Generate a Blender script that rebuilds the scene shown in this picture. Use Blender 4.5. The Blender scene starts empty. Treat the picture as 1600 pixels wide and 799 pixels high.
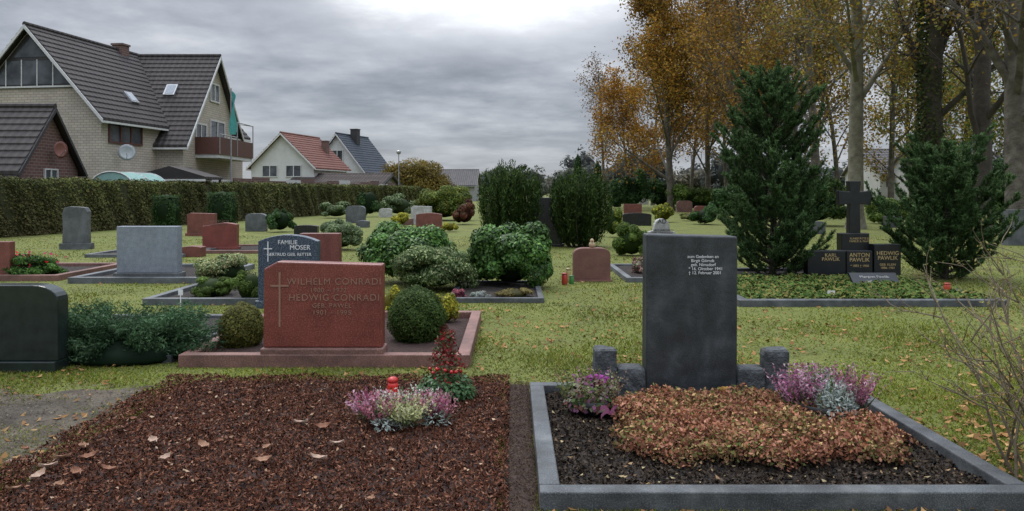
import bpy, math, random
import numpy as np
from mathutils import Vector, noise
rng=np.random.default_rng(7); random.seed(7)
S=bpy.context.scene; COL=S.collection
F=1200.0; HY=300.0; CH=1.5
R=math.radians
def Xat(px,Y): return (px-800)*Y/F
def Zat(py,Y): return CH-(py-HY)*Y/F
def Yg(py,h=0.0): return F*(CH-h)/(py-HY)

# ---------------- object helpers
def link(name,me,mat=None,parent=None,loc=(0,0,0)):
    o=bpy.data.objects.new(name,me); COL.objects.link(o); o.location=loc
    if mat is not None and me is not None:
        me.materials.append(mat)
    if parent is not None: o.parent=parent
    return o
def tag(o,label=None,cat=None,group=None,kind=None):
    if label: o['label']=label
    if cat: o['category']=cat
    if group: o['group']=group
    if kind: o['kind']=kind
    return o
def thing(name,label,cat,loc=(0,0,0),rz=0,group=None):
    o=bpy.data.objects.new(name,None); COL.objects.link(o); o.empty_display_size=.2
    o.location=loc; o.rotation_euler=(0,0,rz)
    return tag(o,label,cat,group)
def npmesh(V,Fc,cols=None,smooth=False):
    V=np.asarray(V,dtype=np.float32); Fc=np.asarray(Fc,dtype=np.int32); k=Fc.shape[1]; m=len(Fc)
    me=bpy.data.meshes.new('m'); me.vertices.add(len(V)); me.vertices.foreach_set('co',V.ravel())
    me.loops.add(m*k); me.loops.foreach_set('vertex_index',Fc.ravel())
    me.polygons.add(m); me.polygons.foreach_set('loop_start',np.arange(0,m*k,k,dtype=np.int32))
    me.update(calc_edges=True)
    if cols is not None:
        a=me.color_attributes.new('Col','FLOAT_COLOR','POINT')
        c=np.ones((len(V),4),dtype=np.float32); c[:,:3]=cols; a.data.foreach_set('color',c.ravel())
    if smooth: me.polygons.foreach_set('use_smooth',np.ones(m,dtype=bool))
    return me
class MB:
    def __init__(s): s.v=[]; s.f=[]
    def add(s,vs,fs):
        b=len(s.v); s.v+= [tuple(v) for v in vs]; s.f+=[tuple(i+b for i in f) for f in fs]
    def box(s,x0,x1,y0,y1,z0,z1,fn=None):
        vs=[(x,y,z) for z in (z0,z1) for y in (y0,y1) for x in (x0,x1)]
        if fn: vs=[fn(*v) for v in vs]
        s.add(vs,[(0,2,3,1),(4,5,7,6),(0,1,5,4),(2,6,7,3),(0,4,6,2),(1,3,7,5)])
    def prism(s,prof,y0,y1,fn=None):
        n=len(prof); vs=[(x,y0,z) for x,z in prof]+[(x,y1,z) for x,z in prof]
        if fn: vs=[fn(*v) for v in vs]
        s.add(vs,[tuple(range(n)),tuple(range(2*n-1,n-1,-1))]+[(i,i+n,(i+1)%n+n,(i+1)%n) for i in range(n)])
    def tube(s,pts,rad,n=6,cap=True):
        vs=[];k=len(pts); pts=[Vector(p) for p in pts]
        t=(pts[1]-pts[0]).normalized(); a=t.orthogonal().normalized()
        for i,p in enumerate(pts):
            if 0<i<k-1: t=(pts[i+1]-pts[i-1]).normalized()
            elif i==k-1: t=(pts[i]-pts[i-1]).normalized()
            a=(a-t*a.dot(t)).normalized(); b=t.cross(a); r=rad[i]
            for j in range(n):
                q=2*math.pi*j/n; vs.append(p+a*(r*math.cos(q))+b*(r*math.sin(q)))
        fs=[(i*n+j,i*n+(j+1)%n,(i+1)*n+(j+1)%n,(i+1)*n+j) for i in range(k-1) for j in range(n)]
        if cap: fs+= [tuple(range(n))[::-1],tuple(range((k-1)*n,k*n))]
        s.add(vs,fs)
    def lathe(s,prof,cx=0,cy=0,n=20):
        vs=[(cx+r*math.cos(2*math.pi*j/n),cy+r*math.sin(2*math.pi*j/n),z) for r,z in prof for j in range(n)]
        k=len(prof)
        s.add(vs,[(i*n+j,i*n+(j+1)%n,(i+1)*n+(j+1)%n,(i+1)*n+j) for i in range(k-1) for j in range(n)]+[tuple(range(n))[::-1],tuple(range((k-1)*n,k*n))])
    def build(s,name,mat,parent=None,bevel=0,smooth=False,loc=(0,0,0)):
        me=bpy.data.meshes.new(name); me.from_pydata(s.v,[],s.f); me.update()
        if smooth: me.polygons.foreach_set('use_smooth',[True]*len(me.polygons))
        o=link(name,me,mat,parent,loc)
        if bevel:
            m=o.modifiers.new('b','BEVEL'); m.width=bevel; m.segments=2; m.limit_method='ANGLE'; m.angle_limit=R(35)
        return o

# ---------------- materials
def newmat(name):
    m=bpy.data.materials.new(name); m.use_nodes=True; nt=m.node_tree; b=nt.nodes['Principled BSDF']; return m,nt,b
def ramp(nt,fac,cols,lo=.3,hi=.7):
    r=nt.nodes.new('ShaderNodeValToRGB'); e=r.color_ramp.elements
    n=len(cols)
    e[0].position=lo; e[0].color=(*cols[0],1); e[1].position=hi; e[1].color=(*cols[-1],1)
    for i in range(1,n-1):
        q=e.new(lo+(hi-lo)*i/(n-1)); q.color=(*cols[i],1)
    nt.links.new(fac,r.inputs[0]); return r.outputs[0]
def noise_n(nt,scale,detail=6,rough=.6,vec=None):
    n=nt.nodes.new('ShaderNodeTexNoise'); n.inputs['Scale'].default_value=scale; n.inputs['Detail'].default_value=detail; n.inputs['Roughness'].default_value=rough
    if vec is None:
        t=nt.nodes.get('TC') or nt.nodes.new('ShaderNodeTexCoord'); t.name='TC'; vec=t.outputs['Object']
    nt.links.new(vec,n.inputs['Vector']); return n.outputs[0]
def bump(nt,b,h,strength,dist=.02):
    q=nt.nodes.new('ShaderNodeBump'); q.inputs['Strength'].default_value=strength; q.inputs['Distance'].default_value=dist
    nt.links.new(h,q.inputs['Height']); nt.links.new(q.outputs[0],b.inputs['Normal'])
def mixc(nt,f,a,b,mode='MIX'):
    m=nt.nodes.new('ShaderNodeMix'); m.data_type='RGBA'; m.blend_type=mode
    for sock,val in ((m.inputs[0],f),(m.inputs[6],a),(m.inputs[7],b)):
        if hasattr(val,'is_linked') or isinstance(val,bpy.types.NodeSocket): nt.links.new(val,sock)
        elif isinstance(val,(int,float)): sock.default_value=val
        else: sock.default_value=(*val,1)
    return m.outputs[2]
def mnoise(name,cols,scale,rough=.7,bs=.3,bscale=None,dist=.02,lo=.3,hi=.7,speck=None,metal=0,cloud=0,cr=(.55,1.3)):
    m,nt,b=newmat(name); c=ramp(nt,noise_n(nt,scale),cols,lo,hi)
    if speck:
        sc,col,amt=speck; f=ramp(nt,noise_n(nt,sc,2),[(0,0,0),(amt,)*3],.48,.62); c=mixc(nt,f,c,col)
    if cloud: c=mixc(nt,1.0,c,ramp(nt,noise_n(nt,cloud,7,.7),[(cr[0],)*3,(cr[1],)*3],.38,.62),'MULTIPLY')
    nt.links.new(c,b.inputs['Base Color']); b.inputs['Roughness'].default_value=rough; b.inputs['Metallic'].default_value=metal
    if bs: bump(nt,b,noise_n(nt,bscale or scale*3,8),bs,dist)
    return m
def mplain(name,c,rough=.5,metal=0):
    return mnoise(name,[tuple(x*.85 for x in c),tuple(min(1,x*1.12) for x in c)],9,rough,.08,40,.01,metal=metal)
def mleaf(name,rough=.55,trans=.2,spec=.15):
    m,nt,b=newmat(name); a=nt.nodes.new('ShaderNodeAttribute'); a.attribute_name='Col'
    nt.links.new(a.outputs['Color'],b.inputs['Base Color']); b.inputs['Roughness'].default_value=rough
    b.inputs['Specular IOR Level'].default_value=spec
    if trans:
        t=nt.nodes.new('ShaderNodeBsdfTranslucent'); nt.links.new(a.outputs['Color'],t.inputs[0])
        x=nt.nodes.new('ShaderNodeMixShader'); x.inputs[0].default_value=trans
        nt.links.new(b.outputs[0],x.inputs[1]); nt.links.new(t.outputs[0],x.inputs[2])
        nt.links.new(x.outputs[0],nt.nodes['Material Output'].inputs['Surface'])
    return m
LEAF=mleaf('leaf_surface',.6,.3,.12); DRY=mleaf('dry_leaf_surface',.85,.1,.1); GLOSS=mleaf('glossy_leaf_surface',.42,.2,.22); CHIP=mleaf('chip_surface',.85,0,.08)
black_granite=mnoise('black_granite',[(.011,.014,.016),(.026,.031,.034),(.06,.066,.07)],6,.5,.5,26,.006,.32,.72,speck=(150,(.11,.12,.125),.3),cloud=2.8,cr=(.65,1.2))
dark_green_granite=mnoise('dark_green_granite',[(.01,.016,.014),(.022,.032,.029)],9,.2,.03,60,.002)
pol_black=mnoise('polished_black_granite',[(.008,.009,.01),(.018,.02,.023)],9,.2,.02,60,.002)
grey_granite=mnoise('grey_granite',[(.055,.063,.067),(.105,.113,.117)],5,.6,.3,70,.005,speck=(120,(.22,.23,.23),.5),cloud=1.5)
kerb_granite=mnoise('kerb_granite',[(.03,.034,.037),(.055,.06,.063),(.095,.1,.1)],6,.65,.45,50,.006,speck=(140,(.16,.17,.175),.5),cloud=2)
blue_granite=mnoise('light_blue_grey_granite',[(.14,.165,.195),(.205,.23,.265)],12,.55,.15,70,.004,speck=(90,(.34,.37,.4),.6),cloud=1.5,cr=(.85,1.1))
red_granite=mnoise('red_granite',[(.125,.028,.02),(.185,.042,.03)],4,.35,.08,60,.003,speck=(95,(.29,.1,.08),.8),cloud=3,cr=(.8,1.15))
dull_red=mnoise('dull_red_granite',[(.12,.055,.042),(.18,.085,.068)],5,.65,.3,60,.005,speck=(90,(.27,.16,.13),.6),cloud=1.5)
brown_red=mnoise('brown_red_granite',[(.12,.035,.028),(.18,.055,.042)],6,.45,.2,60,.004,speck=(60,(.26,.11,.08),.5),cloud=1.4,cr=(.75,1.15))
navy_granite=mnoise('navy_granite',[(.018,.027,.042),(.04,.055,.075)],30,.3,.05,60,.003,speck=(70,(.2,.25,.33),.55))
white_stone=mnoise('pale_stone',[(.33,.33,.31),(.5,.5,.47)],8,.7,.3,50,.005,cloud=2,cr=(.7,1.1))
gilt=mplain('gilt_lettering',(.5,.37,.17),.5,.1); bronze=mplain('bronze_lettering',(.27,.15,.1),.6,.1); whitel=mplain('white_lettering',(.7,.7,.7),.6)
bark_grey=mnoise('grey_bark',[(.045,.037,.027),(.1,.085,.064),(.17,.155,.125)],3,.9,.8,12,.05)
bark_pale=mnoise('pale_bark',[(.08,.07,.047),(.16,.145,.1),(.24,.225,.17)],2.5,.9,.8,10,.05)
bark_dark=mnoise('dark_bark',[(.028,.023,.016),(.065,.052,.037)],3,.9,.8,12,.05)
twigm=mnoise('twig_bark',[(.1,.075,.045),(.2,.16,.1)],20,.8,.3)

def brickmat(name,c1,c2,mort,roww=.12,bw=.3):
    m,nt,b=newmat(name); t=nt.nodes.new('ShaderNodeTexCoord'); s=nt.nodes.new('ShaderNodeSeparateXYZ'); nt.links.new(t.outputs['Object'],s.inputs[0])
    a=nt.nodes.new('ShaderNodeMath'); nt.links.new(s.outputs[0],a.inputs[0]); nt.links.new(s.outputs[1],a.inputs[1])
    c=nt.nodes.new('ShaderNodeCombineXYZ'); nt.links.new(a.outputs[0],c.inputs[0]); nt.links.new(s.outputs[2],c.inputs[1])
    k=nt.nodes.new('ShaderNodeTexBrick'); nt.links.new(c.outputs[0],k.inputs['Vector'])
    k.inputs['Color1'].default_value=(*c1,1); k.inputs['Color2'].default_value=(*c2,1); k.inputs['Mortar'].default_value=(*mort,1)
    k.inputs['Scale'].default_value=1; k.inputs['Brick Width'].default_value=bw; k.inputs['Row Height'].default_value=roww; k.inputs['Mortar Size'].default_value=.014
    g=ramp(nt,noise_n(nt,.8,4),[(.82,.82,.82),(1,1,1)],.3,.7)
    nt.links.new(mixc(nt,1.0,k.outputs[0],g,'MULTIPLY'),b.inputs['Base Color']); b.inputs['Roughness'].default_value=.85
    bump(nt,b,k.outputs['Fac'],-.4,.01); return m
beige_brick=brickmat('beige_brick',(.5,.44,.35),(.41,.36,.29),(.27,.245,.205))
brown_brick=brickmat('brown_brick',(.15,.07,.055),(.11,.055,.045),(.2,.16,.14))
def roofmat(name,c1,c2):
    m,nt,b=newmat(name); w=nt.nodes.new('ShaderNodeTexWave'); w.bands_direction='Y'; w.inputs['Scale'].default_value=1.0
    t=nt.nodes.new('ShaderNodeTexCoord'); nt.links.new(t.outputs['Object'],w.inputs['Vector'])
    c=ramp(nt,noise_n(nt,1.3,8,.7),[c1,c2],.3,.7); g=ramp(nt,w.outputs[1],[(.55,.55,.55),(1,1,1)],.0,.5)
    nt.links.new(mixc(nt,1.0,c,g,'MULTIPLY'),b.inputs['Base Color']); b.inputs['Roughness'].default_value=.75
    bump(nt,b,w.outputs[1],.8,.05); return m
roof_dark=roofmat('dark_roof_tiles',(.022,.018,.017),(.05,.04,.037)); roof_orange=roofmat('reddish_roof_tiles',(.13,.045,.03),(.2,.072,.046))
roof_blue=roofmat('blue_black_roof_tiles',(.025,.034,.048),(.045,.06,.08)); roof_grey=roofmat('grey_roof_tiles',(.09,.085,.085),(.14,.13,.13)); roof_brown=roofmat('brown_roof_tiles',(.06,.045,.04),(.09,.07,.06))
render_white=mnoise('white_render',[(.45,.45,.43),(.56,.56,.54)],1.2,.85,.1,20); render_dull=mnoise('dull_render',[(.2,.2,.2),(.28,.28,.27)],1.2,.85,.1,20)
trim_white=mplain('white_trim',(.52,.52,.5),.6); trim_brown=mplain('brown_trim',(.09,.035,.025),.6); trim_dark=mplain('dark_trim',(.03,.028,.03),.6)
glass,nt,b=newmat('window_glass'); nt.links.new(ramp(nt,noise_n(nt,1.2,3),[(.02,.025,.03),(.09,.1,.11)],.35,.65),b.inputs['Base Color']); b.inputs['Roughness'].default_value=.12
metalm=mplain('grey_metal',(.35,.36,.37),.4,.6)

# ---------------- leaves
def unit(a): return a/np.maximum(np.linalg.norm(a,axis=1,keepdims=True),1e-6)
def rdir(n): return unit(rng.normal(size=(n,3)))
def palcols(n,pal,jit=.25,w=None):
    p=np.array(pal)[rng.choice(len(pal),n,p=w)]
    return np.clip(p*(1+rng.uniform(-jit,jit,(n,1))),0,1)
def leafV(P,N,size,cols,aspect=.5,T=None,curl=.15):
    n=len(P); N=unit(N)
    if T is None: T=rdir(n)
    T=unit(T-N*np.sum(T*N,axis=1,keepdims=True)); B=np.cross(N,T); s=np.broadcast_to(np.asarray(size).reshape(-1,1),(n,1))
    up=N*s*curl
    V=np.stack([P-T*s,P+B*s*aspect-up,P+T*s,P-B*s*aspect-up],axis=1).reshape(-1,3)
    Fc=np.arange(4*n).reshape(n,4); return V,Fc,np.repeat(cols,4,axis=0)
def join(parts):
    V=[];Fc=[];Cc=[];b=0
    for v,f,c in parts: V.append(v);Fc.append(f+b);Cc.append(c);b+=len(v)
    return np.concatenate(V),np.concatenate(Fc),np.concatenate(Cc)
def core(c,r,col,nu=14,nv=9):
    u=np.linspace(0,2*np.pi,nu,endpoint=False); v=np.linspace(.02,np.pi-.02,nv)
    V=np.array([[c[0]+r[0]*math.sin(b)*math.cos(a),c[1]+r[1]*math.sin(b)*math.sin(a),max(c[2]+r[2]*math.cos(b),.005)] for b in v for a in u])
    Fc=np.array([[i*nu+j,i*nu+(j+1)%nu,(i+1)*nu+(j+1)%nu,(i+1)*nu+j] for i in range(nv-1) for j in range(nu)])
    return V,Fc,np.tile(np.array(col),(len(V),1))
def blob(c,r,n,size,pal,clumps=14,flat=0,corek=.72,aspect=.5,out=.7,cone=0,boxy=0):
    c=np.array(c,float); r=np.array(r,float)
    if clumps<=1:
        d=rdir(n)
        if boxy: q=np.abs(d).max(1,keepdims=True); d=d*((1-boxy)+boxy/q*.78)
        rad=1-np.abs(rng.normal(0,.07,(n,1))); P=c+d*r*rad; N=unit(d/r); br=np.ones((n,1))
        D=d*4; lump=1+.035*np.sin(D[:,:1]*2+1)*np.cos(D[:,2:]*1.5)+.03*np.sin(D[:,1:2]*3+2)+.03*np.sin(D[:,2:]*2.4+D[:,:1]*2); P=c+(P-c)*lump
        br=.85+.2*np.sin(D[:,:1]*5)*np.sin(D[:,2:]*6+1)
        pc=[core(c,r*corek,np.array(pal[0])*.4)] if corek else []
    else:
        K=int(clumps*1.8); u=rng.uniform(-.75,.85,K); a=rng.uniform(0,2*np.pi,K); s=np.sqrt(1-u*u); cd=np.stack([s*np.cos(a),s*np.sin(a),u],-1)
        flare=np.where(cd[:,2:]<0,1.0/np.sqrt(np.maximum(1-cd[:,2:]**2,.3)),1.0); cd[:,:2]*=np.minimum(flare,1.25)
        cc=c+cd*r*rng.uniform(.5,.78,(K,1)); rc=rng.uniform(.2,.36,(K,1))
        k=rng.integers(0,K,n); d=rdir(n); d=unit(d+cd[k]*.5+np.array([0,0,.15]))
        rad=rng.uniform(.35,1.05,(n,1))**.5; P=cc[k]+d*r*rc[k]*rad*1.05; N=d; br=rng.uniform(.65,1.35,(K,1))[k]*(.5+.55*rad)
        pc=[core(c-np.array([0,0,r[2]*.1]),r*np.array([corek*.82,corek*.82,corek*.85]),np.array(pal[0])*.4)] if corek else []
    if cone:
        f=np.clip((P[:,2:]-(c[2]-r[2]))/(2*r[2]),0,1); P[:,:2]=c[:2]+(P[:,:2]-c[:2])*(1+cone*(1-f)-cone*.9*f)
    P[:,2]=np.where(P[:,2]<.01,rng.uniform(.01,.1,n),P[:,2])
    N=unit(N*out+rdir(n)*(1-out)*1.2+np.array([0,0,.15]))
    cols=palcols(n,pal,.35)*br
    sz=size*rng.uniform(.55,1.25,n)
    return [leafV(P,N,sz,cols,aspect)]+pc
DG=[(.024,.055,.016),(.04,.085,.024),(.06,.12,.035)]
RH=[(.028,.068,.014),(.05,.12,.022),(.08,.175,.034),(.11,.21,.045)]
BX=[(.055,.1,.018),(.085,.135,.025),(.12,.17,.035)]
VB=[(.05,.095,.03),(.11,.16,.06),(.3,.34,.16)]
GG=[(.08,.12,.05),(.13,.18,.08),(.2,.25,.13)]
YW=[(.28,.26,.03),(.46,.42,.04),(.19,.21,.04)]
YG=[(.12,.11,.035),(.19,.16,.05),(.26,.2,.08)]
JN=[(.035,.08,.035),(.06,.12,.055),(.095,.165,.08)]
RD=[(.08,.028,.02),(.17,.05,.035),(.1,.07,.03)]
OR=[(.35,.17,.025),(.42,.23,.035),(.24,.12,.025)]
OY=[(.38,.24,.04),(.28,.18,.035),(.19,.135,.035)]
YL=[(.34,.27,.045),(.22,.2,.04),(.15,.155,.035)]
BR=[(.2,.12,.045),(.15,.095,.045),(.27,.16,.045)]
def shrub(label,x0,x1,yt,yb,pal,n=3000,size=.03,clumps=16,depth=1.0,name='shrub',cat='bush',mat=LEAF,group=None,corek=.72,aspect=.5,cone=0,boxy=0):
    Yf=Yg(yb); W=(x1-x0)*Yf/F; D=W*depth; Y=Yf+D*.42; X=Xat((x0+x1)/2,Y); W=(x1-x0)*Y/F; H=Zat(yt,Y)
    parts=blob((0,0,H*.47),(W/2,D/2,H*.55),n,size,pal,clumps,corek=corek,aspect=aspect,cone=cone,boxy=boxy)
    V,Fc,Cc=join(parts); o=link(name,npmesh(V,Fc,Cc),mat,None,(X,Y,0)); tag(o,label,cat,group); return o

# ---------------- ground
EXC=[]
gm,nt,b=newmat('grass_ground')
a=ramp(nt,noise_n(nt,1.6,8,.65),[(.08,.075,.02),(.12,.14,.021),(.165,.185,.025),(.22,.2,.04)],.3,.72)
c=mixc(nt,ramp(nt,noise_n(nt,.35,4),[(0,0,0),(.7,.7,.7)],.42,.6),a,(.13,.165,.02))
d=mixc(nt,ramp(nt,noise_n(nt,35,6),[(.0,)*3,(.7,)*3],.35,.7),c,(.05,.045,.018))
nt.links.new(d,b.inputs['Base Color']); b.inputs['Roughness'].default_value=.95; bump(nt,b,noise_n(nt,22,8),.7,.04)
mb=MB(); mb.add([(-600,-60,0),(600,-60,0),(600,1200,0),(-600,1200,0)],[(0,1,2,3)])
tag(mb.build('ground',gm),kind='structure')
def hfun(x,y,a): return a*(np.sin(x*7.3+1)*np.cos(y*6.1)+.6*np.sin(x*17+y*13)+.4*np.sin(x*31-y*27+2))
def sheet(name,x0,x1,y0,y1,z,amp,mat,nx=60,ny=60,edge=.02,wob=0):
    xs=np.linspace(x0,x1,nx); ys=np.linspace(y0,y1,ny); Xg,Yy=np.meshgrid(xs,ys)
    Zg=z+hfun(Xg,Yy,amp); e=np.minimum(np.minimum(Xg-x0,x1-Xg),np.minimum(Yy-y0,y1-Yy)); Zg=np.where(e<1e-6,-.02 if edge else z,Zg)
    if wob:
        Xg=Xg+wob*np.sin(Yy*5+1)+wob*.6*np.sin(Yy*13); Yy=Yy+wob*np.sin(Xg*4)+wob*.6*np.sin(Xg*11)
    V=np.stack([Xg,Yy,Zg],-1).reshape(-1,3); Fc=np.array([[j*nx+i,j*nx+i+1,(j+1)*nx+i+1,(j+1)*nx+i] for j in range(ny-1) for i in range(nx-1)])
    o=link(name,npmesh(V,Fc,smooth=True),mat); tag(o,kind='structure'); EXC.append((x0,x1,y0,y1)); return o
mulch_m=mnoise('bark_mulch',[(.014,.007,.004),(.034,.014,.009),(.06,.024,.014)],30,.9,1,60,.025)
soil_m=mnoise('dark_soil',[(.009,.007,.005),(.022,.016,.012),(.045,.032,.024)],22,.95,1,50,.03)
path_m=mnoise('sandy_soil',[(.045,.034,.022),(.085,.068,.047),(.13,.11,.08)],6,.95,1,40,.025,cloud=1.1)
sheet('mulch_bed',-2.5,-.06,2.4,6.0,.035,.008,mulch_m,80,90,wob=.035)
sheet('soil_strip',-.06,.14,2.4,5.95,.02,.006,mnoise('brown_soil',[(.025,.016,.011),(.06,.035,.024)],22,.95,1,50,.02),10,60)
sheet('sandy_path',-7.0,-2.6,3.2,5.85,.006,.002,path_m,70,60,wob=.09); PATH=EXC.pop()
def chips(name,n,x0,x1,y0,y1,z,size,pal,mat,label,flat=.6,aspect=.35,wob=0,pw=1.5):
    P=np.stack([rng.uniform(x0,x1,n),rng.uniform(y0,y1,n),np.zeros(n)],-1); P[:,2]=z+hfun(P[:,0],P[:,1],.008)+rng.uniform(0,.012,n)
    if wob:
        e=np.minimum(P[:,0]-x0,y1-P[:,1]); P=P[e>wob*(rng.random(n)**2)*(1+np.sin(P[:,1]*9)+np.sin(P[:,0]*8))]; n=len(P)
    N=unit(rdir(n)*(1-flat)+np.array([0,0,flat])); sz=size*rng.uniform(.45,1.2,n)**pw
    V,Fc,Cc=leafV(P,N,sz,palcols(n,pal,.4),aspect,curl=.3); o=link(name,npmesh(V,Fc,Cc),mat); return tag(o,label,'ground cover',kind='stuff')
chips('bark_chips',90000,-2.72,-.02,2.6,6.12,.038,.0145,[(.045,.018,.01),(.08,.03,.017),(.125,.05,.028),(.026,.012,.008),(.19,.09,.055),(.06,.02,.011)],CHIP,'reddish brown bark chips covering the unmarked grave in the foreground',.5,.34,.16)
chips('soil_crumbs',9000,-.05,.14,2.6,5.95,.022,.008,[(.035,.022,.016),(.07,.045,.03)],CHIP,'brown soil crumbs between the bark mulch and the granite kerb')
chips('path_pebbles',16000,-6.6,-2.5,3.2,6.0,.006,.008,[(.085,.068,.048),(.14,.12,.092),(.05,.038,.027)],CHIP,'small stones and grit on the bare sandy path at left',.7,.7)

# ---------------- kerbs and plots
def plot(label,X0,X1,Y0,Y1,mat,kh=.1,kw=.1,soil=soil_m,sh=.04,group=None,bev=.008):
    t=thing('grave_kerb',label,'grave kerb',((X0+X1)/2,Y0,0),0,group); w=(X1-X0)/2; D=Y1-Y0
    for (a,b_,c_,d_) in ((-w,w,0,kw),(-w,w,D-kw,D),(-w,-w+kw,kw+.003,D-kw-.003),(w-kw,w,kw+.003,D-kw-.003)):
        m=MB(); m.box(a,b_,c_,d_,-.02,kh); m.build('kerb_bar',mat,t,bev)
    sheet('soil_bed',X0+kw*.5,X1-kw*.5,Y0+kw*.5,Y1-kw*.5,sh,.006,soil,30,30)
    EXC[-1]=(X0,X1,Y0,Y1); return t
plot('wide grey granite kerb around the grave with the tall black stele',.13,2.47,3.58,5.66,kerb_granite,.1,.1)
chips('soil_crumbs',26000,.23,2.37,3.7,5.55,.045,.013,[(.014,.011,.008),(.035,.025,.018),(.065,.048,.034)],CHIP,'dark crumbly soil inside the grey granite kerb in front',.5,.6)
chips('leaf_litter',220,.25,2.35,3.7,5.5,.06,.016,[(.25,.17,.09),(.18,.11,.06),(.3,.24,.13)],DRY,'small dry leaf fragments on the dark soil in the kerb',.7,.5,0,1)

# ---------------- text
def inscription(parent,txt,x,y,z,size,mat,align='CENTER',sp=1.0,ls=1.0,name='inscription',ex=.0015):
    o=None
    for i,ln in enumerate(txt.split('\n')):
        dx=(len(ln)-len(ln.lstrip()))*size*.28 if align=='LEFT' else 0
        cu=bpy.data.curves.new('t','FONT'); cu.body=ln.strip(); cu.size=size; cu.align_x=align; cu.extrude=ex; cu.space_character=ls
        ob=bpy.data.objects.new('t',cu); COL.objects.link(ob); dg=bpy.context.evaluated_depsgraph_get()
        me=bpy.data.meshes.new_from_object(ob.evaluated_get(dg)); bpy.data.objects.remove(ob)
        o=link(name,me,mat,parent,(x+dx,y-ex,z-i*size*sp)); o.rotation_euler=(R(90),0,0)
    return o
def prof(k,w,h):
    a=w/2
    if k=='rect': return [(-a,0),(a,0),(a,h),(-a,h)]
    if k=='tilt': return [(-a,0),(a,0),(a*1.01,h*.985),(-a*.98,h)]
    if k=='arch':
        return [(-a,0),(a,0)]+[(a*math.cos(q),h*.84+h*.16*math.sin(q)) for q in np.linspace(0,math.pi,12)]
    if k=='flatarch':
        return [(-a,0),(a,0)]+[(x,h*.9+h*.1*(1-(x/a)**2)) for x in np.linspace(a,-a,10)]
    if k=='roundcorner':
        r=.28*w; return [(-a,0),(a,0)]+[(a-r+r*math.cos(q),h-r*.6+r*.6*math.sin(q)) for q in np.linspace(0,math.pi/2,7)]+[(-a+r+r*math.cos(q),h-r*.6+r*.6*math.sin(q)) for q in np.linspace(math.pi/2,math.pi,7)]
    if k=='clip': return [(-a,0),(a,0),(a,h*.965),(-a+.12*w,h),(-a*.99,h*.915)]
    if k=='wave': return [(-a,0),(a,0)]+[(x,h*(.92+.07*math.sin(2.2*x/a+.9))) for x in np.linspace(a,-a,14)]
    if k=='shoulder': return [(-a,0),(a,0),(a,h*.72),(a*.62,h*.74),(a*.55,h*.88)]+[(a*.5*math.cos(q),h*.9+h*.1*math.sin(q)) for q in np.linspace(0,math.pi,8)]+[(-a*.55,h*.88),(-a*.62,h*.74),(-a,h*.72)]
    if k=='rough': return [(-a,0),(a,0),(a*.97,h*.5),(a*1.0,h*.86),(a*.82,h*.97),(a*.3,h*.99),(-a*.4,h),(-a*.86,h*.96),(-a*1.0,h*.82),(-a*.95,h*.4)]
def stone(label,x0,x1,yt,yb,kind,mat,thick=.15,plinth=0,pw=.05,pmat=None,group=None,Y=None,cat='gravestone',bev=.008):
    Y=Y or Yg(yb); X=Xat((x0+x1)/2,Y); w=(x1-x0)*Y/F; H=Zat(yt,Y)
    t=thing('headstone',label,cat,(X,Y,0),0,group)
    if plinth: m=MB(); m.box(-w/2-pw,w/2+pw,-.04,thick+.05,-.02,plinth); m.build('plinth',pmat or mat,t,bev)
    m=MB(); z0=plinth+.001; pr=[(a,b_+z0) for a,b_ in prof(kind,w,H-z0)]; m.prism(pr,0,thick); m.build('stone_slab',mat,t,bev)
    return t
# main stele
t=stone('tall dark granite stele with small white lettering in the front grave',1009,1152,366,0,'tilt',black_granite,.17,Y=5.4,bev=.012)
inscription(t,'zum Gedenken an\n   Birgit Görndt\n   geb. Nimsdorf\n * 16. Oktober 1941\n † 12. Februar 2001',-.03,-.002,1.035,.03,whitel,'LEFT',.95)
def rough_block(label,X,Y,w,d,h,mat,seed,group):
    import bmesh
    bm=bmesh.new(); bmesh.ops.create_cube(bm,size=1); bmesh.ops.subdivide_edges(bm,edges=bm.edges[:],cuts=7,use_grid_fill=True)
    for v in bm.verts:
        p=v.co.copy(); q=Vector((p.x*w,p.y*d,(p.z+.5)*h)); 
        e=sum(abs(c)>.42 for c in p)
        k=noise.noise(q*14+Vector((seed*3.1,0,0)))*.013
        q+=Vector((p.x,p.y,p.z)).normalized()*k
        if e>=2: q-=Vector((p.x*w,p.y*d,p.z*h))*.07
        v.co=q
    me=bpy.data.meshes.new('b'); bm.to_mesh(me); bm.free(); o=link('stone_block',me,mat,None,(X,Y,.0)); tag(o,label,'stone block',group); return o
rk=mnoise('rough_basalt',[(.025,.03,.033),(.055,.061,.064),(.1,.11,.115)],14,.75,.9,45,.02)
rough_block('upright rough grey stone block at the far left of the tall stele',.66,5.48,.16,.15,.39,rk,1,'stone blocks beside the stele')
rough_block('low rough stone block touching the left side of the tall stele',.84,5.47,.2,.17,.265,rk,2,'stone blocks beside the stele')
rough_block('low rough stone block touching the right side of the tall stele',1.685,5.47,.2,.17,.26,rk,3,'stone blocks beside the stele')
rough_block('upright rough grey stone block at the far right of the tall stele',1.865,5.46,.17,.15,.39,rk,4,'stone blocks beside the stele')

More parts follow.
